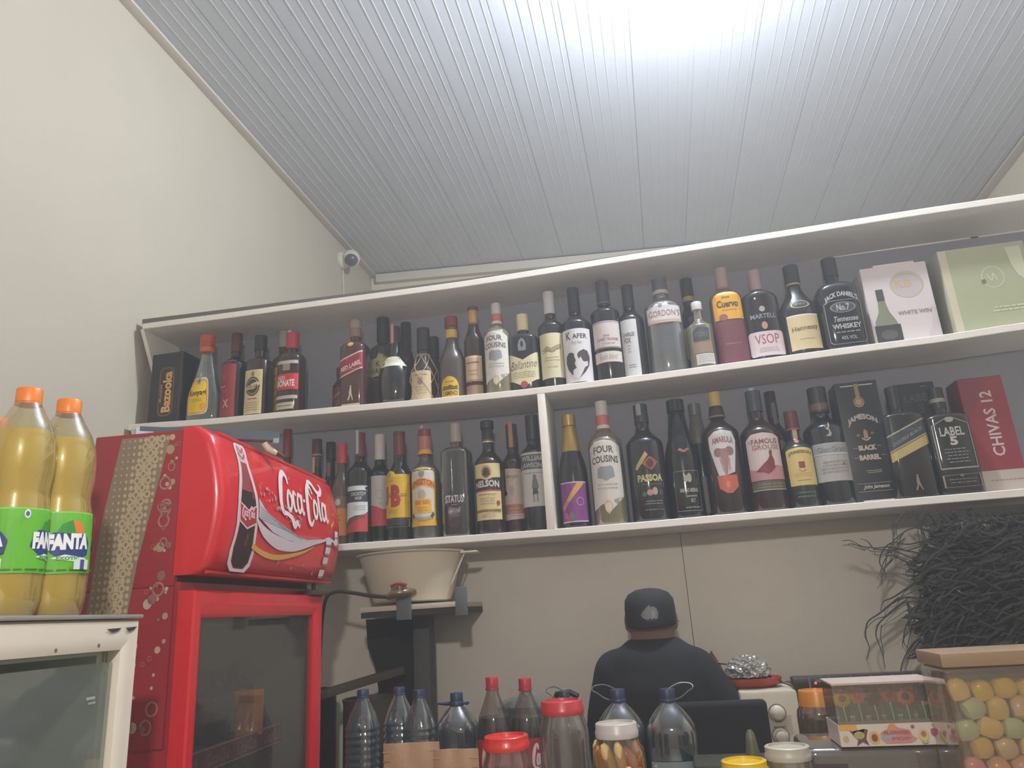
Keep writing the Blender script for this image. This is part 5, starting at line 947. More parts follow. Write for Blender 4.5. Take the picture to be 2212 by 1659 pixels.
for zz, w_, dp in ((.16, .022, .088), (.13, .020, .087)):
    b = bmesh.new(); bmesh.ops.create_uvsphere(b, u_segments=12, v_segments=8, radius=1)
    for v in b.verts: v.co = Vector((v.co.x*w_, dp+v.co.y*.010, zh(zz)+v.co.z*.006))
    face.append(b)
sl = X_(1283, 1470, YPn)-hx; sr = X_(1562, 1470, YPn)-hx
zS = Z_(1405, 1420, YPn)
torso_b = [(0, 0, .88, .15, .10), (0, 0, 1.0, .145, .095), (0, .0, 1.15, .155, .10), (0, .0, 1.24, .150, .095), (0, 0, 1.32, .105, .070), (0, .005, znk-.03, .062, .058), (0, .008, znk+.03, .064, .060)]
armL = [(sl+.045, 0, zS-.055), (sl+.03, 0, 1.16), (sl+.04, .0, 1.04), (sl+.10, .05, .98), (sl+.13, .08, .98)]
armR = [(sr-.045, 0, zS-.055), (sr-.005, 0, 1.18), (sr+.035, -.02, 1.05), (sr-.0, .04, .99), (sr-.05, .07, .98)]
def hand(bx_, dirx):
    out = [limb([bx_, (bx_[0]+dirx*.02, bx_[1]+.04, bx_[2]), (bx_[0]+dirx*.03, bx_[1]+.075, bx_[2]-.003)], [.026, .036, .034], 12)]
    for i, L_ in enumerate((.062, .070, .066, .052)):
        x0 = bx_[0]+dirx*.03+(i-1.5)*.019; y0 = bx_[1]+.078
        out.append(limb([(x0, y0-.02, bx_[2]), (x0, y0+L_*.4, bx_[2]-.004), (x0, y0+L_*.75, bx_[2]-.018), (x0, y0+L_*.9, bx_[2]-.034)], [.0088, .0084, .0078, .0068], 10))
    s_ = -dirx; out.append(limb([(bx_[0]+s_*.0, bx_[1]+.02, bx_[2]), (bx_[0]+s_*.030, bx_[1]+.05, bx_[2]-.006), (bx_[0]+s_*.038, bx_[1]+.078, bx_[2]-.014)], [.012, .010, .008], 10))
    return out
legs = []
for s_ in (-1, 1): legs.append(limb([(s_*.085, 0, .90), (s_*.09, .01, .50), (s_*.095, -.01, .10), (s_*.095, .02, .05), (s_*.10, .13, .03)], [.088, .058, .042, .036, .030], 16))
bodybm = [blob(hb, 26, 2.05), *face, blob(torso_b, 28), limb([(armL[0][0]+.04, *armL[0][1:]), (armL[1][0]+.012, *armL[1][1:])]+armL[2:], [.040, .036, .033, .030, .025]), limb([(armR[0][0]-.04, *armR[0][1:]), (armR[1][0]-.012, *armR[1][1:])]+armR[2:], [.040, .036, .033, .030, .025]), *hand(armL[-1], 1), *hand(armR[-1], -1), *legs]
union('body', bodybm, SK, pe, .006, 4)
shirt_t = [(0, 0, .86, .175, .125), (0, 0, 1.0, .168, .118), (0, 0, 1.14, .178, .120), (0, 0, 1.27, (sr-sl)/2-.035, .122), (.004, 0, zS-.03, (sr-sl)/2-.040, .108), (0, 0, zS+.010, .145, .094), (0, .004, znk-.014, .100, .082), (0, .006, znk+.006, .076, .073)]
union('shirt', [blob(shirt_t, 32, 2.2), limb([(sl+.075, 0, zS-.045)]+armL[1:4]+[armL[4]], [.075, .064, .056, .046, .036]), limb([(sr-.085, 0, zS-.050)]+armR[1:4]+[armR[4]], [.078, .074, .068, .052, .038])], BT, pe, .009, 10)
trl = [limb([(s_*.085, 0, .90), (s_*.09, .01, .50), (s_*.095, -.005, .10)], [.105, .080, .068], 18) for s_ in (-1, 1)]
union('trousers', [blob([(0, 0, .78, .15, .10), (0, 0, .86, .165, .115), (0, 0, .93, .160, .110)], 28)]+trl, mat('#22242a', .9), pe, .010, 8)
for s_ in (-1, 1):
    bm = limb([(s_*.095, -.04, .045), (s_*.098, .05, .045), (s_*.10, .15, .036)], [.042, .046, .038], 16); fin('shoe', bm, mat('#1c1c1e', .5), pe)
# cap, closed to the back with a patch
zc0 = zh(.33)
cp = [(0, .004, zc0-.004, .0745, .094), (0, .004, zc0+.004, .0765, .096), (0, .006, zh(.42), .0775, .098), (0, .008, zh(.62), .0770, .099), (0, .010, zh(.78), .0745, .095), (0, .010, zh(.90), .062, .080), (0, .010, zh(.975), .038, .050), (0, .010, zh(1.0), .010, .012)]
bm = blob(cp, 40, 2.15)
# the hem dips at the nape
for v in bm.verts:
    if v.co.z < zh(.45): v.co.z -= .012*max(0, -v.co.y/.098)*(1 if v.co.z < zh(.38) else .3)
cap = fin('cap', bm, CPm, pe, ang=80)
bm = bmesh.new(); n = 14; g = []
for j in range(4):
    rw = []
    for i in range(n+1):
        a = math.pi*(.24+.52*i/n); r = .078+j*.022*math.sin(a); rw.append(bm.verts.new((r*math.cos(a)*.98, .010+(.096+j*.024)*math.sin(a), zc0+.01-.006*j*math.sin(a))))
    g.append(rw)
for j in range(3):
    for i in range(n): bm.faces.new((g[j][i], g[j][i+1], g[j+1][i+1], g[j+1][i]))
bmesh.ops.solidify(bm, geom=bm.faces[:], thickness=.003); fin('visor', bm, CPm, cap)
def capmap(x, y, h):
    z = zc0+y; t = .0775; return Vector((x, .008-.0985*(1-min(1, (abs(x)/.0775))**2.15)**(1/2.15)-.0012-h, z))
decal('cap_patch', [('p', [(-.022, .018), (-.012, .010), (.022, .012), (.026, .028), (.022, .042), (.012, .048), (.004, .046), (.002, .052), (-.003, .050), (-.003, .040), (-.010, .034), (-.022, .032), (-.026, .024)], '#77777a'), ('p', [(.004, .014), (.016, .016), (.018, .034), (.008, .04)], '#8a8a8c'), ('l', -.016, .006, .020, .010, 1, '#5c5c5e')], capmap, cap, step=.006, stepy=.012)
# office-style chair back / dark jacket right of the person
yj = 2.20; jx0, jx1 = X_(1575, 1560, yj), X_(1646, 1560, yj); jz = Z_(1610, 1514, yj)
ch = empty('chair', ((jx0+jx1)/2, yj, 0), 'black chair back draped with a jacket beside the person', 'chair')
w_ = (jx1-jx0)/2+.02
bm = bmesh.new(); bx(bm, -w_-.12, 0, .62, w_, .045, jz, 0, .014, seg=2); fin('backrest', bm, BT, ch)
bm = bmesh.new(); bx(bm, -w_-.14, -.36, .44, w_+.02, .03, .49, 0, .012, seg=2); fin('seat', bm, BT, ch)
for sx in (-w_-.11, w_-.01):
    for sy in (-.33, .01):
        bm = bmesh.new(); tube(bm, [(sx, sy, .445), (sx, sy, 0)], .011, 8); fin('leg', bm, mat('#2c2c2e', .4), ch)
bm = bmesh.new(); tube(bm, [(-w_-.07, .03, .48), (-w_-.07, .03, .66)], .011, 8); tube(bm, [(w_-.04, .03, .48), (w_-.04, .03, .66)], .011, 8); fin('back_frame', bm, mat('#2c2c2e', .4), ch)
# ================================================================== DISPLAY COUNTER AND THE GOODS ON IT
ZQ = 1.03
dc = empty('display_counter', (.0, 1.7, 0), 'shop counter along the bottom of the picture carrying bottles, jars and sweets', 'counter')
boxo('counter_top', -.875, -.42, ZQ-.03, 1.5, .44, ZQ, mat('#8f857a', .4, noise=.05), dc, .004)
boxo('counter_body', -.86, -.38, 0, 1.47, .10, ZQ-.03, mat('#6f655b', .6), dc)
def oncount(px, pyt, wpx, Y):
    p = PY(px, pyt, Y); d = proj(p)[2]; return Vector((p.x, Y, ZQ+.0005)), p.z-ZQ, wpx/2*d/F
def bodyx(pxt, pxm, pym, Y):   # x of the axis from a pixel on the body
    return PY(pxm, pym, Y).x
DKB = '#2b3654'
def water(pxc, pyt, wd, Y, label):
    loc, H, Rb = oncount(pxc, pyt, wd, Y); P = [(Rb*.9, 0), (Rb, .008)]; z = .02
    top = H*.66; k = 0
    while z < top:
        P += [(Rb, z), (Rb*.93, z+.0055), (Rb*.93, z+.0075), (Rb, z+.013)]; z += .0175
    P += [(Rb, top+.01), (Rb*.96, H*.72), (Rb*.80, H*.80), (Rb*.52, H*.88), (Rb*.36, H*.925), (.0135, H*.945), (.0135, H*.985)]
    return mkbottle('water_bottle', label, 'bottle', 'ribbed water bottles at the left of the counter', loc, H, Rb, clear('#c9d3dc', .12, .06), prof=P, rn=.0135, n=3, dy=1, sh=(.68, .88, 's'), caps=[(.935, .948, DKB, 1.25), (.948, 1, DKB, 1.15)],
        labels=[(.0, .28, 2.0, [('r', -1, 0, 1, 1, '#a9b4bc'), ('r', -1, .7, 1, .9, '#8a97a3'), ('l', -.6, .2, .6, .5, 3, '#77828c')])], liquid=(clear('#b8c4cc', .03, .05), .80))
water(784, 1490, 68, 2.0, 'ribbed clear water bottle standing alone at the left of the counter')
water(862, 1484, 66, 2.09, 'ribbed water bottle partly behind its neighbour, centre of the three')
water(905, 1490, 64, 1.97, 'ribbed water bottle right of centre of the three, in front of the post')
def jug(pxc, pyt, wd, Y, label, hd=1, lab=False, capz=1.0):
    loc, H, Rb = oncount(pxc, pyt, wd, Y)
    P = [(Rb*.9, 0), (Rb, .01), (Rb, H*.14), (Rb*.97, H*.15), (Rb*.97, H*.17), (Rb, H*.18), (Rb, H*.34), (Rb*.97, H*.35), (Rb*.97, H*.37), (Rb, H*.38), (Rb, H*.66), (Rb*.97, H*.71), (Rb*.82, H*.77), (Rb*.55, H*.84), (Rb*.33, H*.88), (Rb*.27, H*.90), (Rb*.27, H*.985)]
    def ex(o, H, R_, rad):
        bm = bmesh.new()
        if hd == 1:   # carrying ring lying at the neck
            tube(bm, [(R_*.25+.002, 0, H*.905), (R_*.55, 0, H*.90), (R_*.62, 0, H*.905), (R_*.5, 0, H*.915)], .004, 6)
            tube(bm, [(-R_*.25-.002, 0, H*.905), (-R_*.6, 0, H*.905), (-R_*.95, -.005, H*.915)], [.006, .005, .004], 6)
            lathe(bm, [(R_*.34, H*.885), (R_*.36, H*.90), (R_*.33, H*.915)], seg=20)
            fin('carry_handle', bm, mat(DKB, .5), o)
        else:
            for s_ in (hd,):
                pts = [(0, 0, H*.90), (s_*R_*.5, 0, H*.925), (s_*R_*.85, 0, H*.975), (s_*R_*1.05, 0, H*1.0), (s_*R_*.95, .01, H*1.03), (s_*R_*.5, .01, H*1.035), (0, .0, H*.99)]
                tube(bm, spline(pts, 4), .0018, 5)
            fin('carry_handle', bm, mat('#5a5e6a', .4), o)
    return mkbottle('water_jug', label, 'jug', 'five-litre water jugs', loc, H, Rb, clear('#b9c2c9', .12, .07), prof=P, rn=Rb*.27, n=3.2, dy=1, sh=(.60, .87, 's'), caps=[(.90, .925, DKB, 1.25), (.925, 1.0, DKB, 1.15)],
        labels=([(.18, .47, 1.75, [('r', -1, 0, 1, 1, '#b6b8ba'), ('r', -1, .72, 1, 1, '#7f8c90'), ('r', -1, .70, 1, .72, '#d0d2d2'), ('t', 'Ev', -.35, .5, -.1, .62, '#5c6470'), ('l', -.6, .1, .5, .4, 3, '#a09c9c')])] if lab else []), extra=ex, liquid=(clear('#aab4ba', .03, .06), .72))
jug(986, 1497, 88, 2.08, 'smaller water jug with blue lid and side handle, between the water bottles and the cola', 1)
jug(1219, 1493, 76, 2.08, 'water jug with only its blue cap showing behind the red-lidded jar', -1)
jug(1333, 1489, 104, 1.95, 'large water jug behind the jar of yellow sweets, handle loop to its left', -1)
jug(1440, 1488, 106, 1.93, 'large water jug with grey and white label, in front of the person', 1.001, True)
def cokeb(pxc, pyt, wd, Y, rz, label):
    loc, H, Rb = oncount(pxc, pyt, wd, Y)
    P = [(Rb*.6, .003), (Rb*.85, 0), (Rb*.98, .012), (Rb, H*.12), (Rb*.97, H*.22), (Rb*.98, H*.36), (Rb, H*.45), (Rb*.98, H*.60), (Rb*.84, H*.71), (Rb*.58, H*.80), (Rb*.38, H*.87), (.0135, H*.92), (.0133, H*.985)]
    return mkbottle('cola_bottle', label, 'bottle', 'large cola bottles', loc, H, Rb, clear('#d8d0cc', .05, .05, edge=.3), prof=P, rn=.0133, caps=[(.905, .92, '#8f2c34', 1.3), (.92, 1, '#b02c38', 1.2)], rz=rz,
        labels=[(.22, .565, 6.0, [('r', -1, 0, 1, 1, '#9c2530')]+cola(-.98, .34, .062, .175, '#c9b8b8', .16)+cola(-.30, .34, .062, .175, '#c9b8b8', .16)+cola(.38, .34, .062, .175, '#c9b8b8', .16))], liquid=(mat('#1c1514', .25), .71))
cokeb(1062, 1463, 76, 1.97, R(20), 'large cola bottle with red cap, left of the pair in front of the steel pan')
cokeb(1133, 1465, 76, 2.0, R(70), 'large cola bottle with red cap, right of the pair beside the red-lidded jar')
def jar(pxc, pyt, wd, Y, label, lid, kind, body=None, lidw=1.0, name='storage_jar', lh=.10, **kw):
    loc, H, Rl = oncount(pxc, pyt, wd, Y); o = empty(name, loc, label, 'jar')
    Rb = Rl*kw.get('bk', 1.15)
    prof = [(Rb*.9, 0), (Rb, .008), (Rb*.94, H*.10), (Rb, H*.2), (Rb, H*.76), (Rb*.97, H*.83), (Rl*.98, H*.89), (Rl*.93, H*.92), (Rl*.93, H*.98)] if kind == 'grip' else [(Rb*.92, 0), (Rb, .006), (Rb, H*.78), (Rb*.97, H*.84), (Rl*.95, H*.89), (Rl*.95, H*.98)]
    bm = bmesh.new(); lathe(bm, prof, seg=40); fin('jar_body', bm, body or clear('#d6d0cc', .10, .10), o, ang=60)
    lm = lid if not isinstance(lid, str) else mat(lid, .35, coat=.3)
    bm = bmesh.new(); z0 = H*(1-lh); lathe(bm, [(Rl, z0), (Rl*1.01, z0+.002), (Rl*1.01, z0+(H-z0)*.42), (Rl*.97, z0+(H-z0)*.5), (Rl*.97, z0+(H-z0)*.92), (Rl*.93, H-.0005), (Rl*.80, H), (Rl*.78, H-.004), (.004, H-.004)], seg=44); fin('lid', bm, lm, o, ang=50)
    return o, H, Rb, Rl
# tall jar, red lid, red printed label
o, H, Rb, Rl = jar(1213, 1512, 92, 1.57, 'tall clear plastic jar with red lid and red printed label, centre of the counter', '#b8343a', 'grip', lh=.085, bk=1.16)
decal('label', U([('r', -1, 0, 1, 1, '#9c2a34'), ('e', -.3, .5, .6, .6, '#c9683a'), ('e', -.2, .5, .35, .4, '#d99a48'), ('e', .55, .6, .18, .25, '#5a2a3c'), ('e', -.8, .3, .2, .3, '#5c7a34'), ('t', 'MANGI', -.35, .1, .8, .55, '#d8c9c9', {'b': .08})], Rb*2, H*.34), lambda x, y, h: Vector(((Rb+.0008+h)*math.sin(x/Rb), -(Rb+.0008+h)*math.cos(x/Rb), H*.18+y)), o, step=.006)
bm = bmesh.new(); tube(bm, [(-Rb*1.0, 0, H*.62), (-Rb*1.15, 0, H*.5), (-Rb*1.15, 0, H*.4), (-Rb*1.0, 0, H*.3)], .003, 6); fin('side_grip', bm, clear('#cfc6c4', .15, .3), o)
# squat red-lidded jar in front
o, H, Rb, Rl = jar(1093, 1588, 98, 1.40, 'squat jar with bright red lid and reddish contents in front of the cola bottles', '#cc2f2a', 'plain', clear('#c99a9c', .10, .16), bk=1.10, lh=.085)
bm = bmesh.new(); lathe(bm, [(Rb*.9, .004), (Rb*.95, .012), (Rb*.95, H*.76), (Rb*.7, H*.80)], seg=32); fin('contents', bm, mat('#8a3c46', .5, noise=.25, scale=30), o)
# clear-lidded jar of yellow wrapped sweets
LIDC = mat('#b9b0ac', .35, noise=.05)
o, H, Rb, Rl = jar(1330, 1560, 92, 1.47, 'clear jar with pale lid packed with yellow wrapped sweets', LIDC, 'plain', clear('#e2dac8', .08, .03), bk=1.22, lh=.09)
jl, jH, jR = o.location.copy(), H, Rb
rd = random.Random(9); SW = [mat(c, .25, coat=.3) for c in ('#d9962c', '#e0a83a', '#cf8a2c', '#d2b27a', '#b8663a', '#a8a04c')]
def sweet(loc, L_, Rr, m, rot, label_i, name='wrapped_sweet', lab=None, grp=None, cat='sweet'):
    bm = bmesh.new(); lathe(bm, [(Rr*.5, -L_*.5), (Rr*.9, -L_*.38), (Rr, -L_*.1), (Rr, L_*.12), (Rr*.85, L_*.36), (Rr*.45, L_*.5)], n=3, dy=.75, seg=12); fo = fin(name, bm, m, loc=loc, rot=rot); tag(fo, lab, cat, grp); return fo
k = 0
for ring in range(6):
    for i in range(10):
        a = i*math.tau/10+ring*.35+rd.uniform(-.1, .1); r = jR*.74; z = .030+ring*jH*.132+rd.uniform(0, .008)
        if math.sin(a) > .75: continue
        sweet(jl+Vector((r*math.cos(a), r*math.sin(a), z)), jH*.20, jR*.225, SW[rd.randrange(6)], (rd.uniform(-.5, .5), rd.uniform(-.5, .5), rd.random()*3), k, lab='yellow or orange wrapped sweet packed in the pale-lidded jar', grp='sweets in the yellow jar'); k += 1
bm = bmesh.new(); lathe(bm, [(jR*.5, .006), (jR*.52, jH*.74)], seg=16); c_ = fin('sweet_filling', bm, mat('#c98f34', .5, noise=.4, scale=60), loc=jl+Vector((0, 0, .001))); tag(c_, 'mass of yellow sweets in the middle of the pale-lidded jar', 'sweets', kind='stuff')
o, H, Rb, Rl = jar(1606, 1641, 98, 1.45, 'jar with bright yellow lid at the bottom edge of the picture', '#d9b21c', 'plain', clear('#d9d2b0', .10, .2), bk=1.08)
o, H, Rb, Rl = jar(1699, 1610, 96, 1.50, 'clear tub with milky white lid right of the yellow-lidded jar', mat('#b3aca0', .4), 'plain', clear('#cfc8bc', .12, .2), bk=1.02)
bm = bmesh.new(); lathe(bm, [(Rb*.9, .004), (Rb*.93, H*.5)], seg=24); fin('contents', bm, mat('#8f7a68', .6, noise=.4, scale=50), o)
o, H, Rb, Rl = jar(1760, 1490, 74, 1.90, 'large jar with ribbed orange lid behind the lollipop box', '#c9802c', 'plain', clear('#a89a88', .12, .15), bk=1.22, lh=.18)
bm = bmesh.new(); lathe(bm, [(Rb*.9, .004), (Rb*.93, H*.45)], seg=24); fin('contents', bm, mat('#2f4a4c', .6, noise=.3, scale=30), o)
# kraft paper pouches
def pouch(p0, p1, pyt, Y, label, rz, lean=0):
    a = PY(p0, pyt, Y); b = PY(p1, pyt, Y); H = a.z-ZQ; w_ = (b.x-a.x)/2; o = empty('paper_pouch', ((a.x+b.x)/2, Y, ZQ+.0005), label, 'bag', 'kraft paper pouches', rz)
    bm = bmesh.new(); n, m = 12, 10; F1 = []; B1 = []
    for j in range(m+1):
        t = j/m; d = .030*(1-t)**.7+.0015; ra = []; rb = []
        for i in range(n+1):
            u = -1+2*i/n; bul = d*(1-u*u)**.5 if abs(u) < 1 else 0; x_ = u*w_*(1-.05*(1-t)); wv = .002*math.sin(u*7+t*9)
            ra.append(bm.verts.new((x_, -bul+wv-.0006, t*H))); rb.append(bm.verts.new((x_, bul+wv+.0006, t*H)))
        F1.append(ra); B1.append(rb)
    for G_ in (F1, B1):
        for j in range(m):
            for i in range(n): bm.faces.new((G_[j][i], G_[j][i+1], G_[j+1][i+1], G_[j+1][i]))
    for j in range(m):
        for i in (0, n): bm.faces.new((F1[j][i], B1[j][i], B1[j+1][i], F1[j+1][i]))
    for i in range(n): bm.faces.new((F1[m][i], F1[m][i+1], B1[m][i+1], B1[m][i])); bm.faces.new((F1[0][i], F1[0][i+1], B1[0][i+1], B1[0][i]))
    fin('pouch_body', bm, mat('#a98467', .6, noise=.06, bump=.3, scale=12), o)
    decal('seal_line', [('r', -w_, H*.93, w_, H*.935, '#c49f80'), ('r', -w_, H*.85, w_, H*.856, '#8f6c52')], lambda x, y, h: Vector((x, -.006-h, y)), o)
pouch(829, 948, 1607, 1.62, 'brown kraft paper pouch, the taller one left in front of the water bottles', R(4))
pouch(934, 1034, 1620, 1.55, 'brown kraft paper pouch, the shorter one in front of the small water jug', R(-3))
# green-yellow squeeze bottle and greenish tray
loc, H, Rb = oncount(1619, 1577, 38, 1.75)
mkbottle('squeeze_bottle', 'dull yellow-green squeeze bottle in front of the black chair back', 'bottle', None, loc, H, Rb, mat('#5f6048', .45), prof=[(Rb*.9, 0), (Rb, .01), (Rb, H*.62), (Rb*.85, H*.74), (Rb*.6, H*.9), (Rb*.45, H*.97), (Rb*.2, H)], rn=Rb*.4)
a = PY(1540, 1646, 1.80); ob = boxo('plastic_tray', -.08, -.06, 0, .10, .06, a.z-ZQ, mat('#33332a', .5), None, .006, loc=(a.x+.04, 1.83, ZQ+.0005)); tag(ob, 'dark olive plastic tray behind the yellow-lidded jar', 'tray')
# lollipop box on a clear domed tub
YBx = 1.50
a, b = PY(1820, 1618, YBx), PY(2050, 1604, YBx); zb = (a.z+b.z)/2; bl, br = PY(1785, 1478, YBx), PY(2020, 1468, YBx); HB = (bl.z+br.z)/2-zb; wB = (b.x-a.x)
tubx = (a.x+b.x)/2
td = empty('plastic_tub', (tubx-.01, YBx+.085, ZQ+.0005), 'low clear rectangular plastic tub of dark sweets under the lollipop box', 'tub')
Ht = zb-ZQ-.002; bm = bmesh.new(); bx(bm, -.135, -.085, 0, .145, .09, Ht, 0, .014, seg=2); fin('tub_shell', bm, clear('#b8b2ac', .14, .14), td)
bm = bmesh.new(); bx(bm, -.10, -.06, .004, .11, .07, Ht*.72, 0, .02, seg=2); fin('contents', bm, mat('#4a3638', .6, noise=.5, scale=35), td)
lbx = empty('lollipop_box', (a.x, YBx, zb+.0005), 'clear display box of flower-shaped lollipops with a colourful printed strip', 'box')
bm = bmesh.new(); bx(bm, 0, .001, .0, wB, .10, HB-.001, 0, .001); fin('clear_box', bm, clear('#dcd6d0', .10, .07), lbx, smooth=False)
bm = bmesh.new(); bx(bm, -.001, .0, HB-.004, wB+.001, .101, HB, 0, .001); fin('lid', bm, mat('#b7a59a', .5), lbx, smooth=False)
hs = HB*.34
bm = bmesh.new(); bx(bm, -.0015, -.0012, 0, wB+.0015, .1015, hs, 0, .0005); fin('printed_sleeve', bm, mat('#c3b8b0', .5), lbx, smooth=False)
els = [('r', 0, 0, 1, 1, '#c8bfb6'), ('r', 0, .72, .17, 1, '#cf9c4c'), ('e', .05, .35, .03, .16, '#c2a06c'), ('p', [(.09, .75), (.13, .45), (.16, .3), (.14, .02), (.2, .2), (.26, .03), (.24, .35), (.27, .75), (.24, .8), (.20, .4), (.15, .42), (.12, .7)], '#6a4450'), ('e', .18, .52, .05, .18, '#a89a5c'),
       ('e', .32, .38, .055, .30, '#c9a85c'), ('e', .32, .38, .03, .18, '#8c4a3c'), ('p', [(.38, .6), (.45, .75), (.48, .95), (.52, .98), (.56, .8), (.66, .7), (.68, .42), (.72, .3), (.66, .12), (.42, .1), (.38, .35)], '#c2857c'), ('e', .5, .85, .04, .14, '#cf8a54'), ('p', [(.38, .28), (.52, .34), (.52, .50), (.38, .46)], '#8fa0ae'), ('t', 'FLOWER', .41, .5, .66, .68, '#a85a64', {'b': .06}), ('t', 'POP', .48, .24, .66, .40, '#b0647c', {'b': .06}),
       ('e', .78, .45, .05, .28, '#cbb274'), ('e', .78, .5, .025, .14, '#a8647c'), ('s', [(.75, .14), (.78, .06), (.81, .14)], .03, '#5c6a4c'), ('e', .69, .85, .018, .08, '#b0564c'), ('p', [(.85, .7), (.9, .8), (.93, .55), (.99, .6), (.97, .2), (.92, .1), (.88, .35), (.85, .5)], '#a8506c'), ('e', .92, .5, .03, .14, '#8c7ca0'), ('p', [(.86, .95), (.98, .98), (.99, .75), (.9, .8)], '#cf9c54')]
decal('printed_strip', [((e[0], *[v*wB if i % 2 == 0 else v*hs for i, v in enumerate(e[1:5])], *e[5:]) if e[0] in ('r', 'e') else ('p', [(x_*wB, y_*hs) for x_, y_ in e[1]], e[2]) if e[0] == 'p' else ('s', [(x_*wB, y_*hs) for x_, y_ in e[1]], e[2]*hs, e[3]) if e[0] == 's' else ('t', e[1], e[2]*wB, e[3]*hs, e[4]*wB, e[5]*hs, *e[6:])) for e in els], lambda x, y, h: Vector((x, -.0016-h, y)), lbx)
for i in range(6):
    lx = wB*(.12+.155*i); lz = zb+HB*(.76 if i % 2 else .72); col, cen, bigp = [('#c9b23c', '#a8562c', 1), ('#cf7a34', '#b86a34', 0), ('#6c3a2c', '#4a2c24', 0), ('#b8602c', '#8c4424', 0), ('#d2702c', '#4a2a1c', 1), ('#5c4040', '#3a2a2c', 0)][i]
    lp = empty('lollipop', (a.x+lx, YBx+.04, zb+.008), ['yellow flower lollipop at the left end of the box', 'round orange lollipop second in the box', 'dark brown lollipop in the middle of the box', 'dull orange lollipop beside the sunflower one', 'orange sunflower lollipop with dark centre', 'dark purple lollipop at the right end of the box'][i], 'lollipop', 'lollipops in the clear box')
    hz_ = lz-zb-.008; r = .0135
    bm = bmesh.new()
    lathe(bm, [(r*.6, -.003), (r*.95, -.002), (r*.95, .002), (r*.6, .004)], seg=20, M=Matrix.Translation((0, 0, hz_))@Matrix.Rotation(R(90), 4, 'X'))
    for q in range(10 if bigp else 6):
        an = q*math.tau/(10 if bigp else 6); b_ = bmesh.new(); bmesh.ops.create_uvsphere(b_, u_segments=8, v_segments=6, radius=r*.36); add(bm, b_, 0, Matrix.Translation((r*.86*math.cos(an), 0, hz_+r*.86*math.sin(an)))@Matrix.Diagonal((1, .6, 1, 1)))
    fin('flower_head', bm, mat(col, .3, coat=.4), lp)
    bm = bmesh.new(); lathe(bm, [(r*.5, 0), (r*.45, .004), (.001, .005)], seg=16, M=Matrix.Translation((0, -.002, hz_))@Matrix.Rotation(R(90), 4, 'X')); fin('flower_centre', bm, mat(cen, .4), lp)
    bm = bmesh.new(); tube(bm, [(0, 0, 0), (.002, 0, hz_*.5), (0, 0, hz_-r)], .0014, 6); fin('stick', bm, mat('#d0ccc4', .4), lp)
    bm = bmesh.new(); bx(bm, -.009, -.001, hz_*.35, .009, .001, hz_*.72, 0, .0006); fin('leaf', bm, mat('#5a7048', .5), lp)
# pink bubble-wrap pouch by the tub
p = PY(1790, 1640, 1.46); bm = bmesh.new(); w_ = .042
gr = [[bm.verts.new((-w_+2*w_*i/16+.012*j/12, -.012*math.sin(math.pi*j/12)-.0015*(((i+j) % 2)), (.155+.03)*j/12)) for i in range(17)] for j in range(13)]
for j in range(12):
    for i in range(16): bm.faces.new((gr[j][i], gr[j][i+1], gr[j+1][i+1], gr[j+1][i]))
bmesh.ops.solidify(bm, geom=bm.faces[:], thickness=.012); pk = fin('bubble_wrap_pouch', bm, mat('#b88a98', .3, noise=.2, coat=.3, scale=80), smooth=False, loc=(p.x-.012, 1.45, ZQ+.001)); tag(pk, 'pink bubble-wrap pouch left of the clear tub', 'pouch')
# open carton of mixed jelly sweets at the lower right corner
YC = 1.38; c0 = PY(2035, 1412, YC); c1 = PY(2230, 1400, YC); HC = c0.z-ZQ
cb = empty('sweet_carton', (c0.x, YC, ZQ+.0005), 'tall clear-fronted bag of mixed pastel sweets at the lower right corner', 'bag'); WC = .30
bm = bmesh.new(); bx(bm, -.004, -.004, 0, WC, .12, HC-.023, 0, .008, seg=2); fin('clear_wrapper', bm, clear('#e2d6c4', .10, .08), cb)
bm = bmesh.new(); bx(bm, -.006, -.006, HC-.022, WC+.002, .122, HC, 0, .004); fin('top_band', bm, mat('#8c7258', .5), cb)
bm = bmesh.new(); bx(bm, .02, .05, .003, WC-.02, .115, HC*.9, 0, .01); fin('sweet_filling', bm, mat('#a08a70', .6, noise=.5, scale=40), cb)
rd = random.Random(21); PAL = ['#d9bc3c', '#d08c84', '#b4c8a8', '#d9a080', '#d4606c', '#cdb890', '#dc8ca0', '#9cb8ac', '#dcc46c', '#cfa884']; PM = [mat(c, .35, coat=.3) for c in PAL]
k = 0
for j in range(11):
    for i in range(8):
        x_ = .018+i*.0345+(.017 if j % 2 else 0); z_ = .028+j*(HC-.07)/10.6
        if x_ > WC-.02: continue
        L_ = rd.uniform(.030, .036); t = j/10
        ci = rd.choice([0, 2, 8, 5] if t > .6 else ([1, 4, 6, 3] if t > .35 else [3, 5, 8, 9, 1]))
        sweet(Vector((c0.x+x_, YC+.022, ZQ+z_+rd.uniform(-.002, .002))), L_, .0155, PM[ci], (rd.uniform(-.3, .3), rd.choice([0, 1.57])+rd.uniform(-.4, .4), 0), k, name='jelly_sweet', lab='pastel jelly sweet inside the clear bag at the lower right corner', grp='jelly sweets in the clear bag'); k += 1
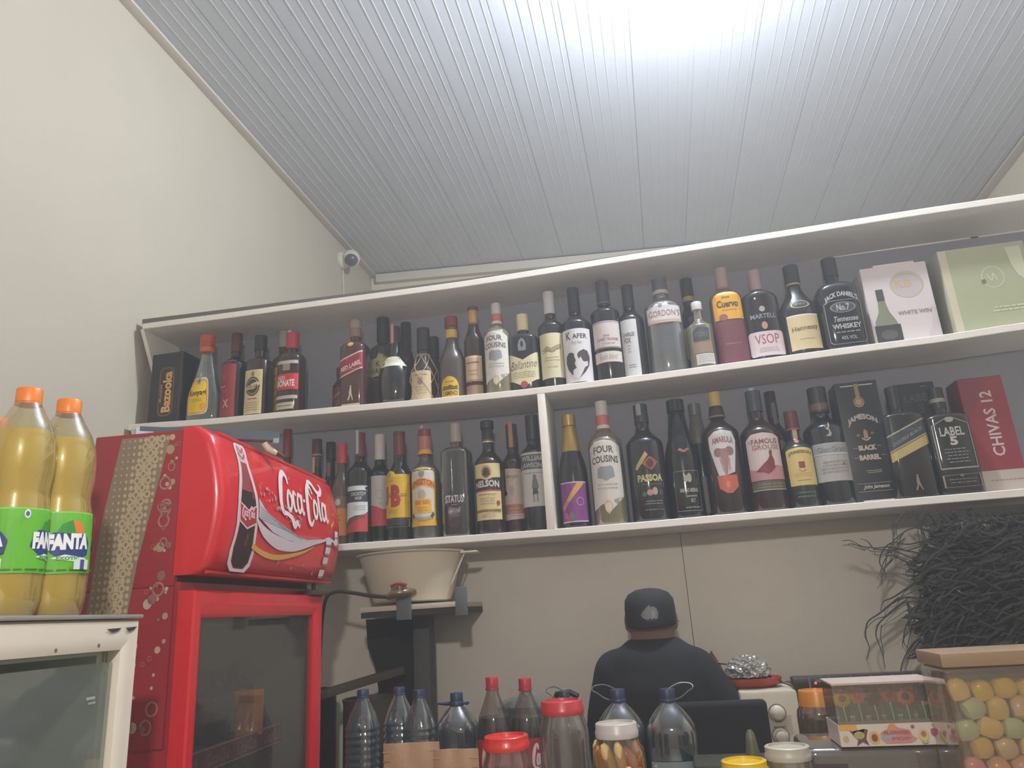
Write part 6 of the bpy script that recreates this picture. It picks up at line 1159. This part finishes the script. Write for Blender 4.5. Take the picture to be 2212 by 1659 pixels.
# ================================================================== DARK WIRY HANGING PLANT AT THE RIGHT
rd = random.Random(33); YT = 2.42
def tp_(px, py, dy=0): return PY(px, py, YT+dy)
PLM = mat('#302f2b', .6, noise=.2, scale=20)
def strand(bm, pts, r): tube(bm, spline(pts, 5), [r*(1-.75*i/(5*(len(pts)-1))) for i in range(5*(len(pts)-1)+1)], 4)
fr_ = empty('hanging_plant', tp_(2120, 1110, .06), 'dark tangled wiry plant hanging under the right end of the shelf', 'plant')
def relink(bm, name):
    for v in bm.verts: v.co -= fr_.location
    f = fin(name, bm, PLM, fr_); return f
TEND = [[(2080, 1220), (2010, 1200), (1960, 1190), (1920, 1182), (1890, 1184), (1862, 1180), (1838, 1168), (1820, 1168)], [(2050, 1240), (1980, 1210), (1930, 1190), (1890, 1186), (1875, 1170), (1860, 1164)],
 [(2150, 1190), (2090, 1175), (2040, 1165), (1990, 1142), (1965, 1143), (1945, 1155), (1925, 1175), (1915, 1200)], [(2100, 1180), (2040, 1178), (2000, 1170), (1960, 1176), (1930, 1172), (1910, 1185), (1900, 1215), (1915, 1245), (1895, 1270)],
 [(2020, 1296), (1985, 1292), (1955, 1291), (1925, 1305), (1900, 1325), (1880, 1338), (1872, 1350), (1870, 1375), (1878, 1400), (1872, 1425)], [(2010, 1305), (1960, 1300), (1930, 1320), (1900, 1345), (1892, 1370), (1900, 1395), (1908, 1420), (1912, 1445)],
 [(2030, 1240), (1985, 1225), (1950, 1210), (1920, 1200), (1905, 1225), (1898, 1250)], [(1990, 1250), (1960, 1270), (1930, 1290), (1908, 1300), (1902, 1320)], [(1960, 1300), (1965, 1330), (1955, 1360), (1952, 1385), (1960, 1400)],
 [(2010, 1372), (1985, 1380), (1965, 1400), (1950, 1430), (1945, 1450)], [(1950, 1108), (1935, 1130), (1930, 1160), (1925, 1190)], [(2000, 1108), (1990, 1140), (1997, 1170), (1992, 1190)], [(2080, 1120), (2065, 1150), (2058, 1175)]]
for T in TEND:
    bm = bmesh.new(); pts = [tp_(x_, y_, rd.uniform(-.01, .01)) for x_, y_ in T]; strand(bm, pts, .0042)
    for q in range(3):
        i0 = rd.randrange(0, len(T)-2); b0 = [tp_(x_+rd.uniform(-8, 8)+q*3, y_+rd.uniform(-2, 10)+k2*4, .01) for k2, (x_, y_) in enumerate(T[i0:i0+4])]
        if len(b0) > 2: strand(bm, b0, .0018)
    relink(bm, 'tendril')
bm = bmesh.new()
def inside(x_, y_): return x_ > 2212+40 or y_ > 1115 and x_ > 1990+max(0, (1190-y_))*1.0+18*math.sin(y_*.06)
for i in range(1300):
    x0 = rd.uniform(2000, 2330); y0 = rd.uniform(1105, 1400)
    if not inside(x0-10, y0): continue
    an = math.atan2(-(y0-1500)*.35-60, x0-1850)+rd.uniform(-.5, .5); dpt = rd.uniform(-.08, .18); pts = []
    x_, y_ = x0, y0; L_ = rd.uniform(50, 130)
    for q in range(5):
        pts.append(tp_(x_, y_, dpt+rd.uniform(-.012, .012))); an += rd.uniform(-.5, .5)
        nx, ny = x_-math.cos(an)*L_/4*.9, y_-math.sin(an)*L_/4+6
        if not inside(nx+25, ny) or ny > 1425 or ny < 1104: nx, ny = x_+8, y_+4
        x_, y_ = nx, ny
    strand(bm, pts, rd.uniform(.0022, .0065))
mass = relink(bm, 'frond_mass'); mass['kind'] = 'stuff'
bm = bmesh.new()
for i in range(60):   # drooping strands from the underside of the shelf into the mass
    x_ = rd.uniform(1950, 2230); pts = [tp_(x_, 1104, .03)]
    for q in range(1, 5): pts.append(tp_(x_+q*rd.uniform(6, 26), 1104+q*rd.uniform(14, 24), .03))
    strand(bm, pts, .0022)
for a_, b_ in (((2010, 1108), (2100, 1200)), ((2030, 1106), (2140, 1190)), ((2060, 1104), (2180, 1190)), ((2020, 1110), (2110, 1175))): strand(bm, [tp_(*a_, .02), tp_((a_[0]+b_[0])/2-5, (a_[1]+b_[1])/2+5, .02), tp_(*b_, .02)], .009)
m2 = relink(bm, 'hanging_strands'); m2['kind'] = 'stuff'
bm = bmesh.new(); bx(bm, -.03, -.02, -.010, .30, .02, .018); fin('stem_bundle', bm, PLM, fr_, loc=(0, 0, .0))

# dark tapered panel added below the bracket behind the water bottles
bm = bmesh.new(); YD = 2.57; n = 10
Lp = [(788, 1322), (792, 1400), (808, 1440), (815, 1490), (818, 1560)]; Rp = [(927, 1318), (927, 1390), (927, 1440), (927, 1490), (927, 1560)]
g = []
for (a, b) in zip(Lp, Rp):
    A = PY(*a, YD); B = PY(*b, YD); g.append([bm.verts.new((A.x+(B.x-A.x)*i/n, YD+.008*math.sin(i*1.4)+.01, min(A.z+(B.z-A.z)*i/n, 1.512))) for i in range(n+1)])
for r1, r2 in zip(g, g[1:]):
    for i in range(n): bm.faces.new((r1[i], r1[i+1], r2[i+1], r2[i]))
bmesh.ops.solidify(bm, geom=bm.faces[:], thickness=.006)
tag(fin('dark_panel', bm, mat('#3a3733', .9)), 'dark cloth hanging down from the tub bracket behind the water bottles', 'cloth')
